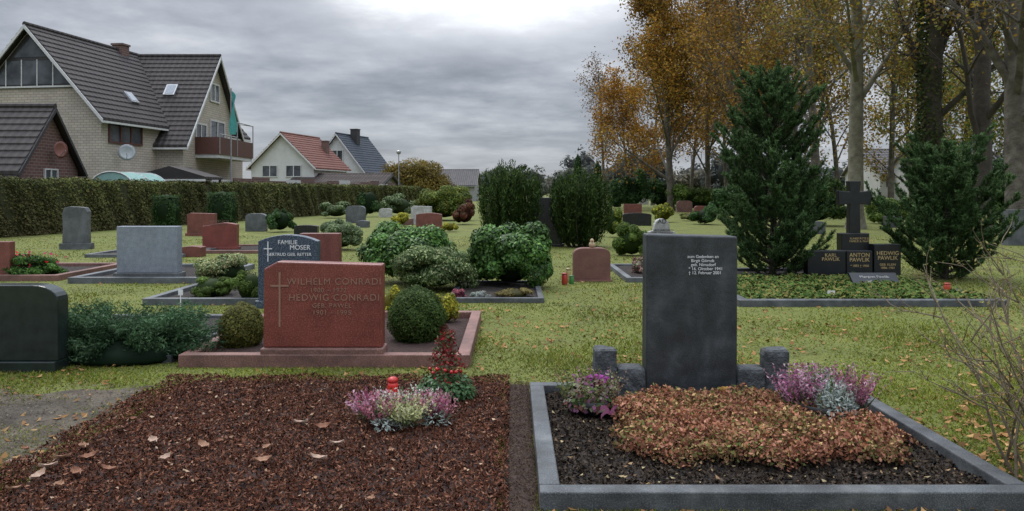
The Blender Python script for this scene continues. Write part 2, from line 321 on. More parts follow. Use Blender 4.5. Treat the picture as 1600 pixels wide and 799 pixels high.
# orange ground cover
n=46000
u=rng.uniform(-1.05,1.05,n); v=rng.uniform(-1.05,1.05,n)
ex=np.abs(u)**3.4+np.abs(v)**3.4
lim=.82+.16*np.sin(u*9+v*5)+.12*np.sin(u*21+v*17)
keep=ex<lim*(.8+.35*rng.random(n)); u=u[keep]; v=v[keep]; ex=ex[keep]; n=len(u)
X=1.40+u*.82-.03*(v)+np.where(u>0,.07*u,0); Y=4.66+v*.67
top=.03+.085*np.clip(1-ex,0,1)**.4*(1+.3*np.sin(X*11)*np.cos(Y*9)+.25*np.sin(X*23+Y*19)+.2*np.sin(X*51-Y*43))
Z=.05+top*rng.uniform(.3,1.15,n)
P=np.stack([X,Y,Z],-1); N=unit(rdir(n)*.65+np.array([0,-.15,.55]))
zone=.5+.5*np.sin(X*6+1.2)*np.sin(Y*8+.4)
c1=palcols(n,[(.29,.125,.075),(.38,.19,.12),(.18,.07,.045),(.25,.1,.05)],.35); c2=palcols(n,[(.37,.25,.11),(.24,.16,.065),(.16,.1,.045),(.13,.15,.045)],.35)
sel=(rng.uniform(size=(n,1))<zone[:,None]*.6+.08)
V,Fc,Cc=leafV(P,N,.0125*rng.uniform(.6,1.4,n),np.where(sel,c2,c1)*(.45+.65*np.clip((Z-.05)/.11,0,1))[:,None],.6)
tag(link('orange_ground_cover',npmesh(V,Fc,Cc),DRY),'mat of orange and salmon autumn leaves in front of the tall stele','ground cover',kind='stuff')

# ---------------- heather and flower arrangements
def spikes(n,c,rx,rz,pal,h=.1,base=.03,lean=.7):
    a=rng.uniform(0,2*np.pi,n); r=np.sqrt(rng.uniform(0,1,n))*rx
    P0=np.stack([c[0]+r*np.cos(a)*.55,c[1]+r*np.sin(a)*.55,np.full(n,c[2]+base)],-1)
    out=np.stack([np.cos(a)*r/rx*lean,np.sin(a)*r/rx*lean,np.ones(n)],-1)+rdir(n)*.18; out=unit(out)
    L=rz*rng.uniform(.6,1.05,n); P=[];T=[];cl=[]
    col=palcols(n,pal,.3)
    for k in range(9):
        f=.36+k*.08; q=P0+out*(L*f)[:,None]+rng.normal(0,.004,(n,3)); P.append(q); T.append(unit(out+rdir(n)*.8)); cl.append(col*rng.uniform(.65,1.2,(n,1)))
    P=np.concatenate(P);T=np.concatenate(T);cl=np.concatenate(cl); m=len(P)
    A=leafV(P,rdir(m),.0115*rng.uniform(.7,1.3,m)*(h/.1),cl,.5,T)
    g=palcols(n,[(.05,.09,.03),(.1,.13,.05)]); Bq=leafV(P0+out*(L*.3)[:,None],rdir(n),L*.34,g,.05,out)
    return [A,Bq]
def silver(n,c,rx,rz,pal=((.42,.48,.44),(.58,.62,.57),(.26,.32,.28))):
    d=rdir(n); d[:,2]=np.abs(d[:,2]); P=np.array(c)+d*np.array([rx,rx,rz])*rng.uniform(.6,1,(n,1)); 
    return leafV(P,rdir(n),.017*rng.uniform(.6,1.3,n),palcols(n,list(pal)),.26,d)
PK=[(.45,.16,.26),(.35,.1,.17),(.55,.33,.4)]; WT=[(.66,.66,.56),(.52,.55,.42),(.68,.66,.6)]; PU=[(.26,.07,.22),(.4,.14,.35)]; DP=[(.33,.1,.14),(.43,.2,.23)]
GRN=[(.06,.11,.035),(.1,.16,.05)]
def arrangement(label,X,Y,z,R_,H,segs,sil,bowl=None,lean=.7):
    t=thing('flower_arrangement',label,'flowers',(X,Y,z))
    parts=[]
    for (dx,dy,rr,pal,k) in segs: parts+=spikes(k,(dx*R_,dy*R_,0),rr*R_,H,pal,lean=lean)
    V,Fc,Cc=join(parts); link('heather_flowers',npmesh(V,Fc,Cc),LEAF,t)
    if sil:
        ps=[silver(k,(dx*R_,dy*R_,.02),rr*R_,H*hh) for dx,dy,rr,hh,k in sil]; V,Fc,Cc=join(ps); link('silver_foliage',npmesh(V,Fc,Cc),LEAF,t)
    if bowl: m=MB(); m.lathe([(R_*.45,0),(R_*.72,.05),(R_*.86,.11),(R_*.82,.11),(R_*.7,.085)]); m.build('bowl',bowl,t,smooth=True)
    return t
arrangement('low pink and white heather arrangement lying on the bark mulch',-.69,4.88,.03,.28,.18,
 [(-.75,.1,.4,PK,70),(-.45,-.25,.45,DP,80),(-.2,.4,.5,WT,60),(.15,-.4,.5,[(.45,.47,.22),(.5,.5,.3)],110),(.55,.1,.45,PK,80),(.25,.45,.45,WT,50),(.8,-.1,.35,DP,60),(-.1,0,.9,GRN,60)],
 [(.1,-.2,.5,.5,200),(.7,-.15,.4,.7,260),(-.3,-.55,.35,.4,160),(-.1,.3,.5,.9,200)])
potdark=mplain('dark_plastic',(.02,.02,.022),.5)
arrangement('bowl of purple heather and silver foliage right of the stele',1.98,4.84,.07,.23,.3,
 [(-.65,.1,.5,[(.4,.16,.27),(.52,.33,.4),(.3,.1,.18)],190),(-.1,.4,.5,[(.48,.36,.4),(.36,.16,.25)],80),(.65,.0,.5,[(.38,.14,.22),(.5,.3,.36),(.26,.09,.14)],190),(0,0,1,GRN,60)],
 [(.05,-.45,.62,.85,1700),(.0,.1,.55,1.0,900)],potdark,lean=.5)
t=arrangement('small purple flower posy with pink ribbon left of the stele',.52,5.05,.04,.18,.27,
 [(-.2,.0,.8,[(.14,.15,.05),(.25,.2,.12),(.08,.13,.04)],120),(.25,.0,.7,[(.3,.3,.16),(.2,.13,.09)],70),(.1,.2,.5,PU,20)],[(.1,0,.6,.85,120)],potdark)
n=1500; d=rdir(n); d[:,2]=np.abs(d[:,2]); P=d*np.array([.18,.16,.2])*rng.uniform(.55,1.02,(n,1))+np.array([0,0,.05])
V,Fc,Cc=leafV(P,unit(d+rdir(n)*.6),.021,palcols(n,[(.1,.15,.05),(.18,.2,.1),(.06,.1,.03),(.34,.3,.24),(.28,.12,.2),(.22,.1,.08)]),.75,d); link('leafy_rosettes',npmesh(V,Fc,Cc),LEAF,t)
m=MB()
for s,a in ((-1,.5),(1,.6),(-1,-.6),(1,-.9)):
    pts=[(s*.07*q*math.cos(a)+.02,-.17-.02*math.sin(q*3),.03+.05*q*math.sin(a)+.03*math.sin(q*3)) for q in np.linspace(0,1,6)]
    for i in range(5):
        p,q=pts[i],pts[i+1]; m.add([(p[0],p[1],p[2]-.012),(q[0],q[1],q[2]-.016),(q[0],q[1]-.004,q[2]+.016),(p[0],p[1]-.004,p[2]+.012)],[(0,1,2,3)])
m.build('ribbon',mplain('pink_ribbon',(.42,.14,.25),.5),t,loc=(.08,-.02,.03))
P=rdir(50)*np.array([.07,.05,.025])+np.array([.03,-.05,.24]); V,Fc,Cc=leafV(P,rdir(50),.014,palcols(50,[(.42,.07,.38),(.5,.14,.45)]),.7); link('blossoms',npmesh(V,Fc,Cc),LEAF,t)
# red decorated shrub
t=thing('decorated_shrub','small evergreen grave bouquet with red berries and leaves on mulch','flowers',(-.47,5.45,.03))
n=2400; d=rdir(n); d[:,2]=np.abs(d[:,2])*.9; P=d*np.array([.22,.17,.21])*rng.uniform(.4,1,(n,1))+np.array([0,0,.03])
V,Fc,Cc=leafV(P,unit(d+rdir(n)*.5+np.array([0,0,.5])),.022,palcols(n,[(.04,.09,.03),(.065,.14,.045),(.1,.18,.08)]),.45,d); link('foliage',npmesh(V,Fc,Cc),GLOSS,t)
n=800; z=rng.uniform(.14,.47,n); rr=.15*(1-(z-.1)/.42)+.035; a=rng.uniform(0,6.28,n); P=np.stack([rr*np.cos(a)*rng.uniform(.3,1,n),rr*np.sin(a)*rng.uniform(.3,1,n),z],-1)
V,Fc,Cc=leafV(P,rdir(n),.017,palcols(n,[(.3,.02,.02),(.18,.025,.022),(.1,.05,.03),(.06,.1,.035)],.3),.45); link('red_leaves',npmesh(V,Fc,Cc),GLOSS,t)
bm_=mplain('red_berry',(.42,.015,.015),.25)
for i in range(12):
    a=i*2.4; r_=.13*math.sqrt(i/12.0+.1); z=.2+.015*(i%4); x,y=r_*math.cos(a),r_*math.sin(a)-.05
    m=MB(); m.lathe([(.002,-.013),(.011,-.008),(.014,0),(.011,.008),(.002,.013)],0,0,8); m.build('berry',bm_,t,smooth=True,loc=(x,y,z))
# candles
def candle(label,X,Y,z,s=1.0,body=(.5,.02,.015),h=.12,cat='grave candle'):
    t=thing('grave_candle',label,cat,(X,Y,z)); m=MB(); m.lathe([(.026*s,0),(.031*s,.01*s),(.031*s,h*s*.75),(.027*s,h*s*.85)]); 
    mt,nt,b=newmat('red_plastic'); b.inputs['Roughness'].default_value=.25; nt.links.new(ramp(nt,noise_n(nt,30,2),[body,tuple(min(1,q*1.3) for q in body)]),b.inputs['Base Color'])
    m.build('candle_body',mt,t,smooth=True)
    m=MB(); m.lathe([(.029*s,h*s*.85),(.033*s,h*s*.87),(.03*s,h*s*.95),(.012*s,h*s)]); m.build('candle_lid',mplain('candle_lid_metal',tuple(min(1,q*.8) for q in body),.35),t,smooth=True); return t
candle('red grave candle behind the heather arrangement on bark mulch',-.8,5.15,.03,1.15,h=.2)

# ---------------- red double grave
plot('red granite kerb around the grave with the wide red stone',-2.85,-.36,6.55,9.0,dull_red,.11,.11,soil=mnoise('reddish_soil',[(.025,.012,.01),(.06,.028,.02)],22,.95,1,50,.03))
t=stone('wide polished red granite headstone with engraved cross and bronze letters',411,597,409,0,'clip',red_granite,.16,.16,.015,dull_red,Y=6.6,bev=.012)
for tx,y,sz,dx in (('WILHELM CONRADI',445,.08,.1),('1900 – 1972',457,.055,.05),('HEDWIG CONRADI',470,.08,.1),('GEB. PAWEL',481,.055,.08),('1901 – 1995',492,.058,.08)):
    inscription(t,tx,dx,-.002,Zat(y,6.6),sz,bronze,ls=1.14)
m=MB(); m.prism([(-.376,.34),(-.36,.34),(-.36,.685),(-.29,.685),(-.29,.7),(-.36,.7),(-.36,.81),(-.376,.81),(-.376,.7),(-.446,.7),(-.446,.685),(-.376,.685)],-.006,-.0005); m.build('cross_emblem',bronze,t)
shrub('clipped boxwood ball left of the wide red headstone',342,414,474,553,[(.13,.13,.03),(.18,.17,.04),(.09,.1,.025)],10000,.011,1,name='boxwood_ball',corek=.86)
shrub('dark clipped boxwood ball right of the wide red headstone',605,697,449,545,[(.035,.07,.014),(.06,.105,.024),(.095,.145,.035)],15000,.012,1,name='boxwood_ball',corek=.86)
shrub('yellow variegated shrub behind the right boxwood ball',668,722,448,512,YW,3200,.02,10)
shrub('pale yellow variegated shrub behind the wide red headstone',590,632,445,500,YW,2400,.02,10)
shrub('dark red barberry beside the right kerb bar of the red grave',640,712,498,540,RD+[(.2,.05,.04)],2500,.016,12)
# left dark stone, juniper
t=stone('polished black green headstone with rounded corner at left edge',-52,90,446,0,'roundcorner',dark_green_granite,.16,.09,.0,dark_green_granite,Y=6.4)
plot('grey kerb around the juniper bed at the left edge',-5.6,-2.98,6.72,9.0,kerb_granite,.07,.1)
def juniper(label,X,Y,rx,ry,h,n=46,pal=JN):
    P=[];T=[];B=[]
    for i in range(n):
        a=random.uniform(0,6.28); e=random.uniform(0,1)**1.2; L=random.uniform(.6,1.08); bb=random.uniform(.6,1.3)
        for k in range(11):
            f=.15+.85*k/10; sp=math.cos(e*.9); x=rx*L*f*math.cos(a)*sp; y=ry*L*f*math.sin(a)*sp; z=.03+h*L*(f**.7)*math.sin(.15+e*1.3)
            for s in range(20):
                q=np.array([math.cos(a),math.sin(a),.35])+rng.normal(0,.45,3); P.append(np.array([x,y,z])+rng.normal(0,.028,3)); T.append(q); B.append(bb)
    P=np.array(P);T=np.array(T);P[:,2]=np.abs(P[:,2]); m=len(P); B=np.array(B)[:,None]
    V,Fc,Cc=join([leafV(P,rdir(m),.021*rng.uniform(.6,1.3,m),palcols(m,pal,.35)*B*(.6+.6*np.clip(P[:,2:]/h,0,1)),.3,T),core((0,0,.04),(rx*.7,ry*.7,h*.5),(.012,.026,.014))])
    return tag(link('juniper_shrub',npmesh(V,Fc,Cc),LEAF,None,(X,Y,0)),label,'bush')
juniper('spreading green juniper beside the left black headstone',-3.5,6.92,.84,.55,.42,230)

# blue stone grave etc.
plot('dark kerb around the grave with two variegated bushes',Xat(225,10.2),Xat(520,10.2),10.15,12.6,grey_granite,.09,.1)
t=stone('dark blue granite headstone with white lettering and curved top',403,496,367,0,'flatarch',navy_granite,.16,.1,.03,Y=9.9)
inscription(t,'FAMILIE',.0,-.002,.825,.075,whitel); inscription(t,'MOSER',.16,-.002,.755,.085,whitel)
inscription(t,'GERTRUD GEB. RETTER',.02,-.002,.675,.055,whitel)
m=MB(); m.prism([(-.26,.6),(-.248,.6),(-.248,.76),(-.2,.76),(-.2,.772),(-.248,.772),(-.248,.86),(-.26,.86),(-.26,.772),(-.308,.772),(-.308,.76),(-.26,.76)],-.005,-.0005); m.build('cross_emblem',whitel,t)
stone('plain brownish red headstone half hidden behind the blue headstone',468,530,365,0,'rect',brown_red,.18,.08,.03,Y=11.2)
shrub('rounded green boxwood in front of the variegated bush at left',296,364,427,470,BX,8000,.016,9,corek=.8)
shrub('small boxwood left of the dark blue headstone',362,422,417,476,BX,7000,.016,8,corek=.8,depth=.7)
shrub('pale variegated bush between the grey and blue headstones',306,402,391,452,VB+[(.36,.32,.16)],10000,.019,14)
m=MB(); m.box(-.03,.03,0,.006,.16,.23); m.box(-.006,.006,0.001,.005,0,.16); tag(m.build('plant_marker',whitel,None,loc=(Xat(282,9.95),9.95,0)),'small white marker on a stick at kerb corner','marker')
plot('dark granite kerb around the grave of the light grey headstone',Xat(108,12.6),Xat(322,12.6),12.55,15,grey_granite,.1,.12)
stone('large light blue grey granite headstone without visible writing',182,277,354,0,'rect',blue_granite,.2,.14,.04,grey_granite,Y=12.9)
stone('tall narrow rough dark grey stele near the hedge at left',97,136,323,390,'rough',grey_granite,.2,.16,.06,grey_granite)
stone('red granite headstone slice at the left picture edge',-30,15,378,438,'rect',brown_red,.15)
plot('reddish kerb around the flower bed at the left edge',Xat(-60,13.2),Xat(106,13.2),12.9,15.2,dull_red,.1,.12)
t=shrub('leafy flower bed plants with red blossoms at left edge',0,104,396,438,RH,5500,.03,14,name='flowering_plants',cat='flowers',depth=.6)
n=60; P=np.stack([rng.uniform(-.5,.5,n),rng.uniform(-.35,.2,n),rng.uniform(.2,.46,n)],-1); V,Fc,Cc=leafV(P,rdir(n),.035,palcols(n,[(.5,.02,.03),(.5,.08,.14)]),.8); link('red_blossoms',npmesh(V,Fc,Cc),LEAF,t)
t=stone('squat red granite headstone with pale lettering left of centre',316,369,348,392,'wave',red_granite,.22,.1,.03)
inscription(t,'RUHESTÄTTE\nFAM. KRUSE',0,-.002,.72,.085,dull_red)
stone('brown granite headstone with slanted top before the hedge',292,335,333,369,'clip',brown_red,.25,.1,.05)
stone('pale grey rough headstone beside the dark pyramid bush',383,415,334,362,'roundcorner',grey_granite,.25)
stone('low black curved headstone left of the grey green bush',459,496,352,368,'flatarch',pol_black,.25)
stone('grey upright headstone in the distance beside round bush',540,570,322,349,'roundcorner',grey_granite,.3)
stone('white headstone in front of the big middle distance bush',642,674,322,351,'clip',white_stone,.3)
stone('red brown headstone with dark top below the white headstone',650,690,333,357,'flatarch',brown_red,.3)
stone('small pale headstone in the middle distance',592,612,326,340,'roundcorner',white_stone,.3)
stone('dark small headstone in the far left distance',487,506,321,336,'arch',grey_granite,.3)
# main mid shrubs
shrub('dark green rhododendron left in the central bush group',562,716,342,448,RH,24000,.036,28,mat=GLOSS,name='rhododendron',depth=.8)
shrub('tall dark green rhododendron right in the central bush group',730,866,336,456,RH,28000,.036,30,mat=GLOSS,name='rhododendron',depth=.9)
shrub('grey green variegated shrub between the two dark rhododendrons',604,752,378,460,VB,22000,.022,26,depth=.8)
shrub('dark pyramid shaped evergreen behind the red headstones',414,461,321,364,DG,5500,.04,8,cone=.45)
shrub('round grey green bush in the left middle distance',499,569,337,393,GG,10000,.032,14)
shrub('low grey green bush beside the round bush',460,540,366,386,GG,2500,.04,10)
shrub('dark clipped block bush before the long hedge, left one',238,283,300,360,DG,6500,.04,1,corek=.85,name='clipped_bush',boxy=1)
shrub('dark clipped block bush before the long hedge, right one',323,372,295,360,DG,6500,.04,1,corek=.85,name='clipped_bush',boxy=1)
shrub('bright yellow conifer bush in the middle distance',607,642,329,354,YW,2200,.05,7)
shrub('small golden bush beside the red brown distant headstone',689,716,344,363,YW,1600,.05,6)
shrub('broad green bush at the end of the long hedge',648,740,286,346,[(.07,.11,.02),(.11,.15,.03),(.17,.18,.035)],12000,.07,22)
shrub('dark red leaved bush in the middle distance',704,748,308,352,RD,5000,.055,10)
shrub('low yellow brown mound shrub in front of the central bushes',773,836,448,472,YG,3000,.016,10)
plot('low grey kerb in front of the central bush group',Xat(700,10.4),Xat(850,10.4),10.35,12.4,kerb_granite,.07,.08)
shrub('silver white cushion plant in the central grave bed',728,766,452,472,[(.45,.47,.45),(.22,.27,.2)],1100,.018,7)
shrub('small pink heather in the central grave bed',704,732,448,470,[(.35,.09,.14),(.22,.08,.08)],900,.018,6)
# upright yews
def yew(label,x0,x1,yt,yb,n=9000):
    Yf=Yg(yb)+.5; X=Xat((x0+x1)/2,Yf); W=(x1-x0)*Yf/F; H=Zat(yt,Yf); t=thing('yew_bush',label,'bush',(X,Yf,0))
    m=MB(); P=[];T=[];B=[]
    for i in range(170):
        a=random.uniform(0,6.28); q=math.sqrt(random.random()); r1=W*.5*q; pts=[]
        hh=H*(1-.2*q*q)*random.uniform(.8,1.03); bb=random.uniform(.6,1.35)
        for k in range(7):
            f=k/6; rr=r1*(.4+.74*f**.7 if f<.62 else .93-.16*(f-.62)); pts.append((rr*math.cos(a),rr*math.sin(a),hh*f))
        if i<24: m.tube(pts,[.02*(1-.12*k) for k in range(7)],4)
        for s in range(n//170):
            f=random.uniform(.08,1); k=min(int(f*6),5); g=f*6-k; p=[pts[k][j]*(1-g)+pts[k+1][j]*g for j in range(3)]
            P.append(np.array(p)+rng.normal(0,.045,3)); T.append(np.array([math.cos(a)*.3,math.sin(a)*.3,1])+rng.normal(0,.3,3)); B.append(bb)
    m.build('stems',bark_dark,t); P=np.array(P);T=np.array(T);k=len(P); V,Fc,Cc=leafV(P,rdir(k),.06*rng.uniform(.6,1.2,k),palcols(k,[(.018,.04,.009),(.035,.065,.014),(.065,.105,.022)],.3)*np.array(B)[:,None],.22,T)
    link('foliage',npmesh(V,Fc,Cc),LEAF,t); return t
yew('upright vase shaped yew left of the dark stele',742,850,252,388,24000)
yew('upright vase shaped yew right of the dark stele',853,960,264,388,24000)
stone('tall black stele standing between two upright yews',828,878,309,0,'rect',pol_black,.3,.08,.06,Y=20.9)
stone('brownish rough headstone with figure on top in middle ground',896,954,388,440,'roundcorner',mnoise('brown_sandstone',[(.12,.05,.038),(.18,.08,.06)],6,.7,.4,40),.22,.03,.03)
t=thing('stone_figure','small pale bird figure sitting on the brownish headstone','figurine',(Xat(925,13),13.0,Zat(388,12.86)+.001)); m=MB()
m.lathe([(.03,0),(.05,.02),(.055,.05),(.045,.08),(.03,.095),(.036,.11),(.033,.13),(.012,.15)],n=12); m.build('bird_body',mplain('pale_clay',(.4,.3,.18),.7),t,smooth=True)
m=MB(); m.box(-.012,.012,-.055,-.03,.105,.12); m.build('beak',mplain('ochre_clay',(.4,.2,.05),.6),t)
candle('red and white grave lantern left of the brownish headstone',Xat(882,12.4),12.4,0,1.5,h=.13,body=(.35,.04,.03))
candle('green grass candle beside the brownish headstone',Xat(893,12.5),12.5,0,1.3,body=(.05,.18,.05),h=.11)
candle('yellow vase shaped candle beside the brownish headstone',Xat(888,12.75),12.75,0,1.4,body=(.35,.27,.12),h=.17)
plot('kerb plot behind the tall stele with heather',Xat(975,13),Xat(1100,13),12.7,15.2,grey_granite,.08,.1)
shrub('pale heather tuft just left of the tall stele in middle ground',985,1012,400,432,[(.35,.25,.2),(.2,.25,.15),(.3,.1,.1)],1200,.025,8)
t=stone('white headstone with raised rounded top behind the tall stele',1014,1055,342,0,'shoulder',white_stone,.2,Y=15.6)
inscription(t,'AD',0,-.002,.86,.13,trim_dark); inscription(t,'CAROLINE DIRKS\nGEB. SÖRENSEN',0,-.002,.7,.06,trim_dark)
shrub('round boxwood in front of the distant black headstone',958,1016,345,402,BX,10000,.028,12,corek=.8)
shrub('dark yew with golden edge behind the right upright yew',938,976,316,372,BX+[(.25,.24,.03)],5500,.045,8)
shrub('golden green bush in the distance above the white headstone',1015,1057,314,348,YW+BX,5500,.055,8)
stone('black curved headstone in the right middle distance',973,1018,333,353,'arch',pol_black,.3)
stone('small reddish headstone in the far avenue',1058,1082,314,332,'roundcorner',dull_red,.3)
stone('small brown headstone behind the golden green bush',975,1003,319,334,'rect',brown_red,.3)
shrub('low conifer between the avenue and the white headstone',1080,1130,318,352,DG,4200,.06,8,cone=.4)
shrub('low golden shrub on the lawn left of the tall pine',1062,1098,330,346,YG+BX,2500,.05,8)
shrub('small dark round bush in the central distance',950,975,306,326,DG,2500,.07,8)

# black family grave
plot('weathered grey kerb around the ivy covered family grave at right',Xat(1152,10.1)*1.0,Xat(1570,10.1),10.0,14.3,kerb_granite,.09,.14)
Yp=13.0
def pbox(x0,x1,yt,y0,th=.25,z0=.0,Y=Yp):
    m=MB(); m.box(Xat(x0,Y),Xat(x1,Y),y0,y0+th,z0,Zat(yt,Y)); return m
t=thing('family_headstone','black granite family headstone with tall cross and gold lettering','gravestone',(0,0,0))
pm=mnoise('matt_black_granite',[(.006,.007,.008),(.015,.017,.019)],9,.4,.1,60,.003)
for a in ((1366,1408,382),(1323,1363.5,392),(1262,1321.5,392)): pbox(a[0],a[1],a[2],13.0,.2).build('stone_block',pm,t,.01)
pbox(1324,1368,366,13.22,.22).build('cross_base',pm,t,.01)
Yc=13.3; m=MB(); X0=Xat(1336,Yc); wv=.09; ztop=Zat(283,Yc); zb=Zat(366,Yc)
zl=Zat(319,Yc); zu=Zat(300,Yc); L=.28
m.prism([(X0-wv*1.1,zb),(X0+wv*1.1,zb),(X0+wv*.95,zl),(X0+L,zl-.02),(X0+L,zu+.02),(X0+wv*.95,zu),(X0+wv*1.2,ztop),(X0-wv*1.2,ztop),(X0-wv*.95,zu),(X0-L,zu+.02),(X0-L,zl-.02),(X0-wv*.95,zl)],Yc,Yc+.14)
m.build('cross',pm,t,.008)
inscription(t,'ANTON\nPAWLIK',Xat(1343,Yp),12.998,.40,.095,gilt,'CENTER',.85); inscription(t,'* 1892 † 1966',Xat(1343,Yp),12.998,.23,.055,gilt)
inscription(t,'HEDWIG\nPAWLIK',Xat(1387,Yp),12.998,.43,.095,gilt,'CENTER',.85); inscription(t,'GEB. KLEIN\n1896–1981',Xat(1387,Yp),12.998,.25,.055,gilt)
inscription(t,'RUHESTÄTTE DER\nFAMILIE A. PAWLIK',Xat(1346,13.2),13.218,.68,.047,gilt,'CENTER',1.0); inscription(t,'KARL\nPAWLIK',Xat(1298,Yp),12.998,.4,.085,gilt,'CENTER',.8)
t=thing('grave_plaque','slanted black granite plaque with white script before the family headstone','plaque',(Xat(1368,11.9),11.8,0)); fn=lambda x,y,z:(x,y+z*.9,z*.62+.04)
m=MB(); m.prism([(-.36,0),(.36,0),(.4,.3),(-.34,.3)],0,.07,fn); m.build('plaque_slab',pm,t,.006)
for tx,f in (('Margret Pawlik',.19),('geb. Lange',.09)):
    o=inscription(t,tx,.02,.11,.17,.075,white_stone,ex=.001); o.rotation_euler=(R(34.5),0,0); o.location=(.02,f*.9-.003,f*.62+.043)
n=18000; P=np.stack([rng.uniform(Xat(1165,10.2),Xat(1555,10.2),n),rng.uniform(10.15,12.9,n),np.zeros(n)],-1); P[:,2]=.05+.07*rng.random(n)+hfun(P[:,0],P[:,1],.02)
V,Fc,Cc=leafV(P,unit(rdir(n)*.5+np.array([0,-.1,.7])),.032*rng.uniform(.6,1.2,n),palcols(n,[(.035,.07,.015),(.065,.11,.024),(.1,.15,.035),(.17,.15,.045)]),.7)
tag(link('ivy_ground_cover',npmesh(V,Fc,Cc),DRY),'green ivy covering the family grave at right','ground cover',kind='stuff')
candle('red grave candle standing in the ivy at right',Xat(1480,11.0),11.0,.05,1.5,h=.1,body=(.4,.06,.03))
m=MB(); m.box(-.05,.05,0,.01,.1,.16); m.box(-.006,.006,0.002,.008,0,.1); tag(m.build('plant_marker',whitel,None,loc=(Xat(1299,10.4),10.4,0)),'small white marker in the ivy near the kerb','marker')
def pine(label,X,Y,H,W,n,seed,pal,base=.1,pe=.75,bush=.55,irr=.22):
    rnd=random.Random(seed); t=thing('pine_tree',label,'tree',(X,Y,0)); m=MB(); m.tube([(0,0,0),(.03,0,H*.4),(-.02,.02,H*.75),(0,0,H*.96)],[.07,.05,.03,.01],7)
    P=[];T=[]; B=[]
    nb=int(H*62)
    for i in range(nb):
        f=base+(1-base)*(i/nb)**1.05; z=H*f; a=i*2.399+rnd.uniform(-.5,.5)
        lob=1+irr*math.sin(a*2+f*9+seed)+irr*.8*math.sin(f*17+a+seed)
        pr=(1-f)**pe*(bush+(1-bush)*min(f/.18,1)); L=W*.5*min(pr,1.0)*lob*rnd.uniform(.65,1.08)+.07
        e0=.15+.8*f; pts=[]
        for k in range(5):
            q=k/4; pts.append(Vector((math.cos(a)*L*q,math.sin(a)*L*q,z+L*(e0*q+.4*q*q)-.12*L)))
        m.tube(pts,[.014,.011,.009,.006,.003],3); B.append((L,pts,a))
        for s in range(max(3,int(L/.085))):
            q=rnd.uniform(.25,.98); k=min(int(q*4),3); p=pts[k].lerp(pts[k+1],q*4-k); sa=a+rnd.choice((-1,1))*rnd.uniform(.3,1.1); l2=rnd.uniform(.09,.2)
            e=p+Vector((math.cos(sa)*l2,math.sin(sa)*l2,l2*rnd.uniform(.6,1.6))); m.tube([p,e],[.005,.003],3); B.append((l2*1.8,[p,p.lerp(e,.25),p.lerp(e,.5),p.lerp(e,.75),e],sa))
    tot=sum(b[0] for b in B); CB=[]
    for L,pts,a in B:
        k=int(n*L/tot); cbr=rnd.uniform(.65,1.35)
        for s in range(k):
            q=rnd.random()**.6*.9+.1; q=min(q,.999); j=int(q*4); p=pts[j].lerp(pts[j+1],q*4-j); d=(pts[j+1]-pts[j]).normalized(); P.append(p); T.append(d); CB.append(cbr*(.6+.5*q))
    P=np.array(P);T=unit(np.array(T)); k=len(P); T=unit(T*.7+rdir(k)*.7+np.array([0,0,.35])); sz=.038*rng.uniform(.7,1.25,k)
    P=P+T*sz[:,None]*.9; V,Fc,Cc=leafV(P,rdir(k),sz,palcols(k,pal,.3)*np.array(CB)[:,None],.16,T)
    m.build('trunk',bark_dark,t); link('crown',npmesh(V,Fc,Cc),LEAF,t); return t
PP=[(.035,.075,.025),(.06,.115,.038),(.1,.165,.058)]
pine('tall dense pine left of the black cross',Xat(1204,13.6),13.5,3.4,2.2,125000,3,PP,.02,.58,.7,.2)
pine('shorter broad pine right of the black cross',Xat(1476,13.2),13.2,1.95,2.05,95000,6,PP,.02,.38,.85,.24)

# ---------------- long hedge
def hedge(label,p0,p1,h,w,n,size,pal,name='long_hedge',cat='hedge'):
    p0=np.array(p0);p1=np.array(p1);L=np.linalg.norm(p1-p0);d=(p1-p0)/L;nr=np.array([d[1],-d[0]])
    u=rng.random(n)**1.35*L; side=rng.random(n)<.72; z=np.where(side,rng.uniform(0,h,n),h+rng.normal(0,.05,n)); off=np.where(side,w/2+rng.normal(0,.05,n),rng.uniform(-w/2,w/2,n))
    off=off+np.where(side,.06*np.sin(u*2.1)+.05*np.sin(u*5.3+z*3),0); z=z+np.where(side,0,.04*np.sin(u*1.7)+.03*np.sin(u*4.1))
    q=p0+d*u[:,None]+nr*off[:,None]; P=np.concatenate([q,z[:,None]],1); N=np.where(side[:,None],np.array([nr[0],nr[1],.2]),np.array([0,0,1.]))
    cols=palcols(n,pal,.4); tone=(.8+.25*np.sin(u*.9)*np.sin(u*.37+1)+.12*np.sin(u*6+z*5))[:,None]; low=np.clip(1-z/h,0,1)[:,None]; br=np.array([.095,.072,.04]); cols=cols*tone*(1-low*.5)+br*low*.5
    sz=size*rng.uniform(.6,1.3,n)*(1+u/L*.8)
    A=leafV(P,unit(N+rdir(n)*.7+np.array([0,0,.3])),sz,cols,.6)
    c=[]
    for s,zz in ((w/2-.05,0),(w/2-.05,h-.04),(-w/2,h-.04),(-w/2,0)):
        for e in (p0,p1): c.append([*(e+nr*s),zz])
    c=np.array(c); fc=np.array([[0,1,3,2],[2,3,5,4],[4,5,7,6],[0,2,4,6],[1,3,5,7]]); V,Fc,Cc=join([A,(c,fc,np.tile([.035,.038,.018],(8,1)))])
    return tag(link(name,npmesh(V,Fc,Cc),DRY),label,cat)
hx=lambda Y:-21.45+.19*Y
hedge('long clipped brownish green hedge running along the left side',(hx(17)-.6,17),(hx(70)-.6,70),1.9,1.2,100000,.042,[(.085,.105,.03),(.115,.135,.038),(.14,.125,.045),(.06,.08,.024)])

